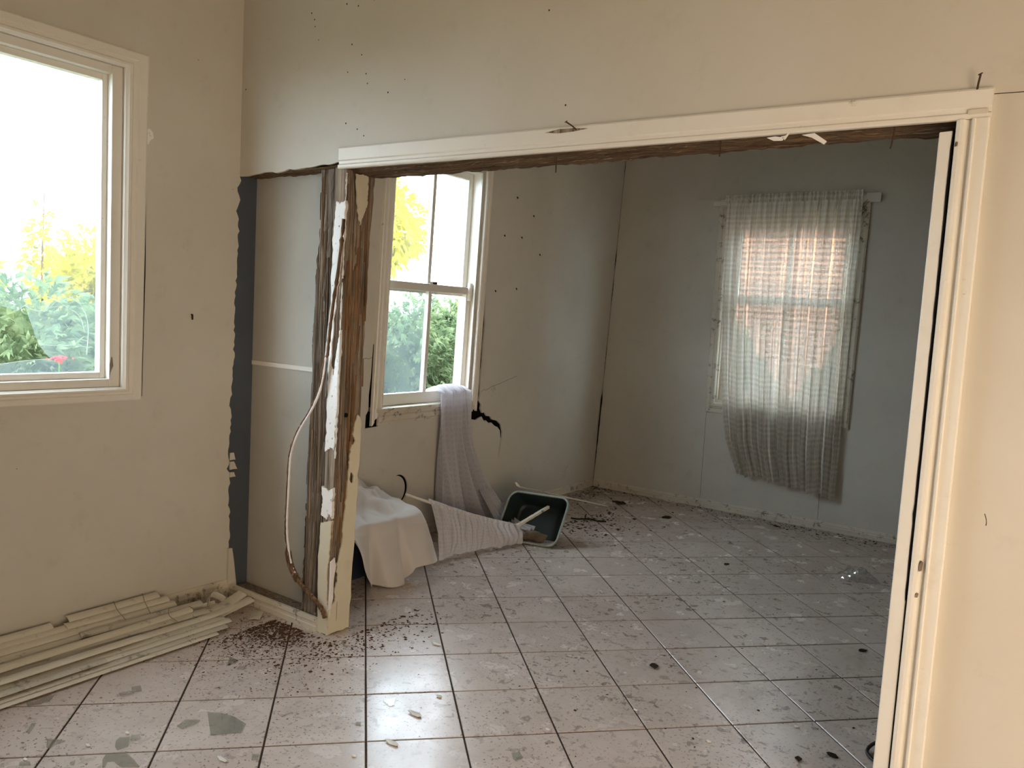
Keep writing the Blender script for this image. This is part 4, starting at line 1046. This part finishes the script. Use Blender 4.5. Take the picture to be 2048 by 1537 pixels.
slat(bB, 0.205, 0.072, 0.35, -1.25, -0.34, M['slat'], yaw=0.03, w=0.036)
slat(bB, 0.240, 0.060, 0.3, -0.95, -0.20, M['slat_dusty'], yaw=-0.03, w=0.036)
slat(bB, 0.175, 0.076, 0.4, -0.80, -0.27, M['slat_dusty'], yaw=-0.045, w=0.034)
for k, (x, z, tl, ye, ys, yw) in enumerate(((0.282, 0.049, 0.16, -0.28, -2.2, 0.0), (0.309, 0.039, 0.14, -0.25, -2.2, 0.006), (0.336, 0.029, 0.12, -0.235, -2.2, 0.002), (0.361, 0.019, 0.10, -0.27, -2.2, 0.008),
                                           (0.290, 0.024, 0.1, -0.30, -2.2, 0.004), (0.325, 0.014, 0.08, -0.29, -2.2, 0.010), (0.380, 0.009, 0.06, -0.33, -2.2, 0.008), (0.265, 0.036, 0.7, -0.30, -2.2, -0.012),
                                           (0.300, 0.060, 0.20, -0.62, -2.2, 0.016), (0.350, 0.036, 0.12, -0.80, -2.2, 0.014))):
    slat(bC, x, z, tl, ys, ye, M['slat_dusty'] if k % 2 else M['slat'], yaw=yw, w=0.036)
def cord(parent, pts): MB().tube(smoothp(pts, 4), 0.0016, 5).build('cord', M['cord'], parent)
cord(bA, [(0.03, -0.47, 0.135), (0.075, -0.485, 0.115), (0.12, -0.49, 0.088), (0.16, -0.50, 0.07)])
cord(bA, [(0.03, -0.60, 0.134), (0.08, -0.61, 0.113), (0.13, -0.60, 0.080)])
cord(bB, [(0.16, -0.42, 0.088), (0.21, -0.45, 0.078), (0.26, -0.44, 0.06)])
cord(bB, [(0.14, -0.36, 0.085), (0.20, -0.33, 0.075), (0.25, -0.36, 0.06), (0.27, -0.33, 0.05)])
cord(bC, [(0.27, -0.40, 0.050), (0.32, -0.42, 0.038), (0.37, -0.43, 0.022), (0.405, -0.44, 0.003)])
cord(bC, [(0.28, -0.46, 0.050), (0.33, -0.44, 0.036), (0.38, -0.46, 0.018), (0.41, -0.45, 0.003)])
# short loose slats thrown at the corner
for (x, y, z, L, tl, yw, rx, lab, mat) in (
        (0.155, -0.035, 0.055, 0.24, 0.35, 0.35, 0.10, 'short cream slat lying crosswise nearest the baseboard corner', 'slat'),
        (0.215, -0.030, 0.040, 0.26, 0.20, 0.12, 0.10, 'short cream slat beside the corner slat, pointing at the wall stub', 'slat'),
        (0.300, -0.055, 0.004, 0.09, 0.02, 0.75, 0.0, 'short dusty slat stub lying flat on the floor before the stub baseboard', 'slat_dusty'),
        (0.262, -0.165, 0.055, 0.34, 0.15, 0.10, 0.06, 'long loose slat end resting on top of the middle blind', 'slat')):
    mb = slat_mb(-L, 0, 0.048, 0.0028)
    o = mb.build('loose_slat', M[mat], None); o.location = (x, y, z); o.rotation_euler = (rx, tl, yw)
    tag(o, lab, 'slat', 'loose slats at the corner')
bs = MB()
def bent(u, v):
    a = math.pi * 0.9 * v
    return (0.185 - 0.05 * math.sin(a) + 0.02 * u, -0.26 + 0.10 * v + 0.010 * u, 0.045 + 0.045 * math.sin(a) + 0.03 * (u - 0.5))
bo = bs.grid(bent, 4, 14).build('bent_slat', M['slat_dusty'], None, smooth=True, origin=(0.185, -0.22, 0.05))
bo.modifiers.new('thick', 'SOLIDIFY').thickness = 0.002
tag(bo, 'bent slat bowed up from the pile beside the corner', 'slat')

# ------------------------------------------------------------------ broken glass on the tiles
SH = {
 'big': [(0.933, -0.74), (0.974, -0.712), (1.024, -0.698), (1.099, -0.701), (1.131, -0.743), (1.072, -0.82)],
 'under': [(0.922, -0.819), (0.962, -0.788), (0.971, -0.81), (0.966, -0.859), (0.939, -0.86)],
 'oval': [(0.876, -1.038), (0.867, -1.02), (0.886, -0.996), (0.933, -1.028), (0.931, -1.063), (0.906, -1.057)],
 'sliver': [(0.890, -0.996), (0.903, -0.973), (0.919, -0.979), (0.911, -1.009)],
 'left': [(0.711, -1.177), (0.727, -1.156), (0.757, -1.142), (0.756, -1.173), (0.765, -1.193), (0.751, -1.197)],
 'curved': [(0.93, -1.099), (0.969, -1.054), (1.012, -1.057), (1.07, -1.067), (1.029, -1.103), (0.982, -1.102), (0.971, -1.116), (0.993, -1.134), (0.986, -1.139), (0.95, -1.12)],
 'rect': [(0.565, -0.814), (0.581, -0.787), (0.62, -0.805), (0.6, -0.832)],
 'stick': [(0.584, -0.872), (0.599, -0.836), (0.606, -0.833), (0.620, -0.834), (0.606, -0.876)],
 'blade': [(0.416, -1.114), (0.429, -1.084), (0.413, -1.055), (0.427, -1.026), (0.455, -1.055), (0.453, -1.081), (0.433, -1.117)],
 'small1': [(0.57, -1.163), (0.574, -1.151), (0.623, -1.192), (0.61, -1.197)],
 'small2': [(0.778, -1.288), (0.797, -1.267), (0.817, -1.272), (0.794, -1.296)],
 'small3': [(0.893, -1.192), (0.892, -1.175), (0.913, -1.189), (0.905, -1.196)],
 'pad': [(1.271, -0.802), (1.287, -0.788), (1.309, -0.81), (1.296, -0.823)],
 'mid': [(1.332, -0.269), (1.353, -0.225), (1.387, -0.27), (1.376, -0.282)],
 'right': [(1.903, -0.242), (1.921, -0.222), (1.947, -0.239), (1.942, -0.269), (1.928, -0.268)],
 'tinyl': [(1.372, -0.445), (1.382, -0.433), (1.401, -0.45), (1.383, -0.459)],
 'tri': [(0.612, -0.422), (0.664, -0.421), (0.675, -0.443), (0.664, -0.476)]}
SL = {'big': 'largest grey green glass shard, broad and pointed', 'under': 'pale pointed glass shard beside the largest shard', 'oval': 'rounded glass shard with a thin sliver beside it',
 'sliver': 'thin glass sliver beside the rounded shard', 'left': 'winged glass shard lying across a grout joint', 'curved': 'big curved glass shard crossing the joint nearest the camera',
 'rect': 'small rectangular glass piece in front of the blinds', 'stick': 'stick shaped glass piece touching the small rectangular one', 'blade': 'long blade shaped glass shard next to the blind pile',
 'small1': 'narrow glass strip on the tile in front of the blade shard', 'small2': 'small glass chip at the lower left corner of the picture', 'small3': 'small squarish glass chip left of the curved shard',
 'pad': 'glass chip touching a grout joint right of the largest shard', 'mid': 'triangular glass shard on the brightly reflecting tile', 'right': 'grey glass shard farthest to the right on the front tiles',
 'tinyl': 'tiny glass chip beside the upright grout joint', 'tri': 'triangular glass shard lying in the brown wood dust'}
for k, pts in SH.items():
    cx_ = sum(p[0] for p in pts) / len(pts); cy_ = sum(p[1] for p in pts) / len(pts)
    zz = 0.0045 if k in ('sliver', 'stick') else 0.0012
    o = MB().sheet(pts, [], lambda a, z, d: (a, z, zz + d), 0.0, 0.0032).build('glass_shard', M['shard'], None, origin=(cx_, cy_, zz))
    tag(o, SL[k] + (' on the front floor' if len((SL[k]).split()) < 9 else ''), 'glass shard', 'glass shards on the floor')

FL = [(1.492, -0.265, 0.030, 'thick white paint flake in the middle of the shiny tile'), (1.466, -0.106, 0.018, 'curled white paint flake behind the shiny tile centre'), (1.562, -0.459, 0.028, 'long white paint flake just before the shiny tile'),
      (1.522, -0.596, 0.012, 'small white flake near the bottom edge left of the long one'), (1.147, 0.246, 0.022, 'thin white flake beside the post on the doorway line'), (1.912, -0.035, 0.012, 'white flake lying on a joint crossing'),
      (2.604, 0.598, 0.012, 'white chip on the right front tiles'), (2.495, 0.683, 0.014, 'ring like white chip on the right tiles'), (2.39, 0.276, 0.016, 'white chip beside the dark footprint'), (2.089, 0.306, 0.012, 'white chip on the joint at the middle right'),
      (0.837, -1.109, 0.016, 'bright chip between two glass shards at left'), (0.774, -1.27, 0.014, 'bright chip near the lower left corner'), (0.858, -0.991, 0.014, 'bright chip above the rounded glass shard'), (1.227, -0.88, 0.022, 'bright crumbled chip right of the curved shard')]
for k, (x, y, s, lab) in enumerate(FL):
    random.seed(100 + k); n = 6
    pts = [(x + s * (0.7 + 0.4 * random.random()) * math.cos(a * 1.047 + .3) * (1.2 if s > .02 else .8), y + s * (0.25 + 0.25 * random.random()) * math.sin(a * 1.047 + .3)) for a in range(n)]
    o = MB().sheet(pts, [], lambda a, z, d: (a, z, 0.0015 + d + 0.10 * abs(a - x)), 0.0, 0.003).build('paint_flake', M['flake'], None, origin=(x, y, 0))
    tag(o, lab, 'paint flake', 'white flakes on the tiles')
LV = [(1.976, 0.706, 0.045, 'dark crumpled leaf clump on a tile before the back room'), (0.443, 3.305, 0.10, 'dark curled leaf near the far corner of the back room'), (0.922, 3.163, 0.07, 'dark dry leaf in the middle of the back room near the back wall'),
      (0.766, 2.93, 0.035, 'small brown leaf bit between the twig and the dry leaf'), (1.631, 3.555, 0.05, 'brown leaf bit along the back baseboard under the curtain'), (1.685, 2.363, 0.03, 'dark speck of leaf on the back room tiles'),
      (2.672, 0.375, 0.028, 'dark leaf bit on the tiles near the right jamb'), (2.759, 0.478, 0.035, 'dark leaf scrap nearest the right jamb'), (2.643, 1.536, 0.035, 'dark leaf scrap farther back near the right jamb')]
for k, (x, y, s, lab) in enumerate(LV):
    random.seed(200 + k)
    def lf(u, v, x=x, y=y, s=s, k=k):
        w = math.sin(math.pi * min(0.98, max(0.02, v))) * 0.42
        a = 0.6 + k
        px, py = (u - 0.5) * 2 * w * s, (v - 0.5) * 2 * s * 0.6
        return (x + px * math.cos(a) - py * math.sin(a), y + px * math.sin(a) + py * math.cos(a), 0.003 + s * 0.16 * abs(nz(u * 3 + k, v * 4, 2)) + s * 0.12 * abs(u - 0.5))
    o = MB().grid(lf, 6, 10).build('dry_leaf', M['litter'], None, smooth=True, origin=(x, y, 0.002))
    o.modifiers.new('thick', 'SOLIDIFY').thickness = 0.0015
    tag(o, lab, 'leaf', 'dead leaves on the floor')
# clear plastic scrap
def bag(u, v):
    r = 0.095 * (0.35 + 0.65 * v); a = u * 2 * math.pi
    return (2.385 + r * math.cos(a) * 1.3, 2.66 + r * math.sin(a) * 0.8, 0.005 + 0.075 * (1 - v) * (0.8 + 0.5 * nz(3 * math.cos(a), 3 * math.sin(a), v * 3)) + 0.012 * abs(nz(math.cos(a) * 6, math.sin(a) * 6, v * 6)))
tag(MB().grid(bag, 30, 8).build('plastic_bag', M['plastic'], None, origin=(2.385, 2.66, 0.004)), 'crumpled clear plastic bag on the back room floor near the right jamb', 'plastic bag')
bcab = [(3.02, 0.52, 0.006), (2.95, 0.585, 0.02), (2.905, 0.62, 0.035), (2.87, 0.625, 0.028), (2.85, 0.60, 0.010), (2.86, 0.56, 0.006), (2.92, 0.50, 0.006), (3.02, 0.42, 0.006)]
tag(MB().tube(smoothp(bcab, 6), 0.006, 8).build('black_cable', M['black_cable'], None, smooth=True, origin=bcab[0]), 'loop of black cable on the floor behind the right jamb', 'cable')

# wood dust and crumbs nobody could count
def scatter(name, mat, label, cat, spots, seed):
    random.seed(seed); mb = MB()
    for (n, fx, smin, smax) in spots:
        for _ in range(n):
            x, y = fx()
            if (x < 0.76 and -0.01 < y < 0.145 and not (x < 0.49 and 0.02 < y < 0.098)) or (x > 2.93 and -0.03 < y < 0.16) or x < 0.01 or (0.30 < x < 0.86 and 1.70 < y < 2.2): continue
            s = random.uniform(smin, smax) * random.choice((0.5, 0.7, 1.0)); a = random.uniform(0, 6.28); e = random.uniform(0.3, 0.9)
            ca, sa = math.cos(a), math.sin(a); h = s * random.uniform(0.15, 0.5)
            mb.add([(x + ca * s, y + sa * s, 0.0008), (x - sa * s * e, y + ca * s * e, 0.0008), (x - ca * s, y - sa * s, 0.0008), (x + sa * s * e, y - ca * s * e, 0.0008), (x + ca * s * .2, y + sa * s * .2, 0.0008 + h)],
                   [(0, 1, 4), (1, 2, 4), (2, 3, 4), (3, 0, 4), (3, 2, 1, 0)])
    return tag(mb.build(name, mat), label, cat, kind='stuff')
g = random.gauss
def near_post(): return (0.52 + abs(g(0, 0.16)) - 0.1, -0.05 - abs(g(0, 0.13)))
def post_right(): return (0.80 + abs(g(0, 0.13)), 0.12 + g(0, 0.22))
def fan(): return (0.62 + g(0, 0.22), -0.26 + g(0, 0.16))
scatter('wood_dust', M['chips'], 'brown termite wood dust and chips spilt around the foot of the rotted post', 'debris',
        [(1500, near_post, 0.002, 0.012), (1600, fan, 0.0015, 0.007), (420, post_right, 0.002, 0.013), (260, lambda: (random.uniform(0.05, 0.6), random.uniform(0.02, 0.095)), 0.002, 0.010)], 31)
def backfl(): return (random.uniform(0.05, 4.0), random.uniform(0.1, 3.7))
def alongb(): return (random.uniform(0.0, 3.5), 3.70 - abs(g(0, 0.10)))
def alongl(): return (0.02 + abs(g(0, 0.12)), random.uniform(2.2, 3.7))
def tubside(): return (0.45 + abs(g(0, 0.2)), 2.45 + g(0, 0.35))
def frontfl(): return (random.uniform(0.6, 3.2), random.uniform(-1.3, 0.4))
scatter('floor_crumbs', M['litter'], 'dark crumbs and dirt strewn over the tiles of both rooms', 'dirt',
        [(900, backfl, 0.0015, 0.009), (700, alongb, 0.002, 0.016), (420, alongl, 0.002, 0.016), (420, tubside, 0.003, 0.020), (420, frontfl, 0.001, 0.004)], 32)
scatter('plaster_crumbs', M['flake'], 'tiny white plaster crumbs strewn over the tiles of both rooms', 'crumbs',
        [(90, backfl, 0.0015, 0.006), (110, frontfl, 0.001, 0.003), (60, alongb, 0.002, 0.008), (40, fan, 0.002, 0.006), (20, tubside, 0.003, 0.01)], 33)

# ------------------------------------------------------------------ garden beyond the windows
ground = MB().box(-30, -0.16, -14, 30, -0.55, -0.45).box(-0.16, 5, 4.0, 30, -0.55, -0.45).box(4.87, 12, -10, 30, -0.55, -0.30).build('ground', M['earth'])
tag(ground, 'earth of the garden around the house', 'ground', kind='structure')
def sprig_mesh(n, rx, ry, rz, size, seed, mat, name, shell=0.55, flat=0.0):
    random.seed(seed); vs = []; fs = []
    for _ in range(n):
        while True:
            p = Vector((random.uniform(-1, 1), random.uniform(-1, 1), random.uniform(-1, 1)))
            if p.length < 1 and p.length > shell: break
        lump = 0.82 + 0.30 * nz(p.x * 2.3 + seed, p.y * 2.3, p.z * 2.3)
        c = Vector((p.x * rx, p.y * ry, p.z * rz)) * lump
        out = (Vector((p.x / rx, p.y / ry, p.z / rz)).normalized() + Vector((random.gauss(0, .5), random.gauss(0, .5), random.gauss(0, .5) - 0.15))).normalized()
        side = out.cross(Vector((random.gauss(0, 1), random.gauss(0, 1), random.gauss(0, 1)))).normalized()
        L = size * random.uniform(0.6, 1.4); w = L * 0.22
        for (s, k) in ((0, 1.0), (0.45, 0.7), (-0.45, 0.7)):
            d = (out + side * s).normalized() * (L * k); b = len(vs)
            sv = side * w * 0.5
            vs += [tuple(c), tuple(c + d * 0.5 + sv), tuple(c + d + Vector((0, 0, -0.15 * L))), tuple(c + d * 0.5 - sv)]
            fs.append((b, b + 1, b + 2, b + 3))
    me = bpy.data.meshes.new(name); me.from_pydata(vs, [], fs); me.materials.append(mat); return me
HM = [sprig_mesh(5200, 0.62, 0.72, 1.15, 0.11, 1, M['conifer'], 'foliage', 0.62), sprig_mesh(5200, 0.60, 0.75, 1.12, 0.10, 2, M['conifer'], 'foliage', 0.62)]
def core_mesh(rx, ry, rz, seed, mat):
    mb = MB().grid(lambda u, v: tuple(Vector((rx * math.sin(math.pi * v) * math.cos(2 * math.pi * u), ry * math.sin(math.pi * v) * math.sin(2 * math.pi * u), -rz * math.cos(math.pi * v))) * (0.75 + 0.1 * nz(u * 6, v * 6, seed))), 20, 12)
    return mb
def shrub(name, label, x, y, zc, meshi, sc, trunk_h, group, inner=(0.5, 0.6, 0.95), mesh=None, cat='shrub', mat='conifer'):
    t = thing(name, label, cat, (x, y, -0.45), group)
    o = bpy.data.objects.new('foliage', mesh or HM[meshi]); COL.objects.link(o); o.parent = t
    o.location = (0, 0, zc + 0.45); o.scale = sc; o.rotation_euler = (0, 0, x * 3.1 + y * 1.7)
    cm = core_mesh(inner[0] * sc[0], inner[1] * sc[1], inner[2] * sc[2], x, None)
    cm.v = [(p[0] + x, p[1] + y, p[2] + zc) for p in cm.v]
    cm.build('inner_foliage', M[mat], t, smooth=True)
    MB().tube([(x, y, -0.45), (x + 0.02, y, zc - 0.3 * sc[2])], 0.05 * trunk_h, 8).build('trunk', M['bark'], t)
    return t
hp = [(-2.9, -0.75, 0.60, 'hedge conifer out past the left edge of the front room window'), (-2.75, 0.20, 0.56, 'shaded hedge conifer seen through the jagged hole of the front window'),
      (-3.0, 1.10, 0.58, 'shaded hedge conifer behind the red geranium at the front window'), (-2.95, 2.05, 0.56, 'hedge conifer out past the right frame of the front window'), (-2.9, 3.05, 0.55, 'hedge conifer hidden by the rotted post, left of the side window'),
      (-2.75, 4.15, 0.64, 'hedge conifer behind the grimy lower left pane of the side window'), (-2.85, 5.10, 0.68, 'green hedge conifer seen through the missing lower pane of the side window'),
      (-2.7, 6.05, 0.68, 'hedge conifer beyond the right jamb of the side window')]
for k, (x, y, zc, lab) in enumerate(hp):
    shrub('conifer_shrub', lab, x, y, zc, k % 2, (1.0, 1.0, 1.0), 1.0, 'hedge conifers along the left side')
for (x, y, zc, lab) in ((0.45, 5.55, 0.45, 'shrub outside the left half of the curtained back window'), (1.65, 5.65, 0.40, 'shrub outside the right half of the curtained back window')):
    shrub('garden_shrub', lab, x, y, zc, 0, (1.0, 0.8, 1.0), 1.0, 'shrubs outside the back window')
YM = sprig_mesh(2600, 1.0, 1.0, 0.9, 0.16, 5, M['yellow_leaf'], 'foliage', 0.35)
tr = [(-5.4, 0.55, 1.35, (0.7, 0.7, 0.85), 'sunlit yellow green bush beyond the hedge, at the left of the front window'), (-5.6, 2.15, 1.40, (0.8, 0.75, 0.85), 'sunlit yellow green bush beyond the hedge, beside the front window frame'),
      (-9.0, 9.7, 3.2, (1.35, 1.35, 1.3), 'tall sunlit yellow green tree seen through the upper left pane of the side window'), (-8.0, 13.2, 1.5, (1.5, 1.5, 0.7), 'low sunlit bush far off behind the side window')]
for (x, y, zc, sc, lab) in tr:
    shrub('yellow_shrub', lab, x, y, zc, 0, sc, 1.2, 'sunlit bushes beyond the hedge', inner=(0.55, 0.55, 0.5), mesh=YM, cat='tree', mat='yellow_leaf')
SPM = sprig_mesh(260, 0.16, 0.16, 0.75, 0.10, 8, M['yellow_leaf'], 'foliage', 0.1)
for (x, y, z, lab) in ((-5.0, 1.32, 2.05, 'thin upright sapling with sparse leaves before the sky'), (-5.2, 1.95, 1.85, 'shorter sparse sapling right of the thin one')):
    t = thing('sapling', lab, 'tree', (x, y, -0.45))
    o = bpy.data.objects.new('foliage', SPM); COL.objects.link(o); o.parent = t; o.location = (0, 0, z + 0.1)
    MB().tube([(x, y, -0.45), (x + .03, y, z - .3), (x, y + .03, z + .35)], [0.02, 0.012, 0.005], 6).build('trunk', M['bark'], t)
# red geranium just outside window 1
ge = thing('geranium', 'red flowering geranium outside the corner of the broken front window', 'flower', (-0.62, -0.53, -0.45))
gs = MB()
for (dx, dy, zt) in ((0, 0, 1.13), (0.02, 0.04, 1.06), (-0.02, -0.03, 1.02)):
    gs.tube([(-0.62, -0.53, -0.45), (-0.62 + dx * 0.6, -0.53 + dy * .6, 0.6), (-0.62 + dx, -0.53 + dy, zt)], [0.012, 0.008, 0.003], 6)
gs.build('stem', M['fresh_leaf'], ge)
fh = MB(); random.seed(9)
for k in range(26):
    c = Vector((-0.62 + g(0, 0.012), -0.535 + g(0, 0.020), 1.135 + g(0, 0.008))); r = random.uniform(0.004, 0.008)
    fh.tube([c, c + Vector((0.003, 0, 0.004))], r, 6)
tag(fh.build('flower_head', M['red'], ge, kind='stuff'), 'cluster of red petals')
gl = MB()
for k in range(40):
    c = Vector((-0.62 + g(0, 0.05), -0.53 + g(0, 0.06), random.uniform(0.75, 1.06))); r = random.uniform(0.02, 0.035); a = random.uniform(0, 6.28)
    n_ = Vector((g(0, .5), g(0, .5), 1)).normalized(); e1 = n_.cross(Vector((math.cos(a), math.sin(a), 0))).normalized(); e2 = n_.cross(e1)
    gl.add([c] + [c + (e1 * math.cos(i * 0.785) + e2 * math.sin(i * 0.785)) * r + n_ * 0.004 for i in range(8)], [(0, i + 1, (i + 1) % 8 + 1) for i in range(8)])
gl.build('leaf', M['fresh_leaf'], ge)

# neighbouring brick house behind the back window
nh = thing('neighbour_house', 'sunlit orange brick house glimpsed through the curtained back window', 'house', (1.2, 7.0, -0.45))
MB().box(-1.8, 4.6, 6.86, 7.1, -0.45, 2.75).build('wall', M['render_wall'], nh)
br = MB()
zz = -0.40; row = 0
while zz < 2.70:
    xx = -1.8 + (0.12 if row % 2 else 0)
    while xx < 4.4:
        br.box(xx, xx + 0.228, 6.84, 6.861, zz, zz + 0.076); xx += 0.24
    zz += 0.086; row += 1
br.build('brick', M['brick'], nh, kind='stuff')
MB().hexa([(-2.1, 6.55, 2.68), (4.9, 6.45, 2.68), (4.9, 9.0, 3.7), (-2.1, 9.0, 3.7), (-2.1, 6.45, 2.74), (4.9, 6.45, 2.74), (4.9, 9.0, 3.76), (-2.1, 9.0, 3.76)]).build('roof', M['roof_tin'], nh)
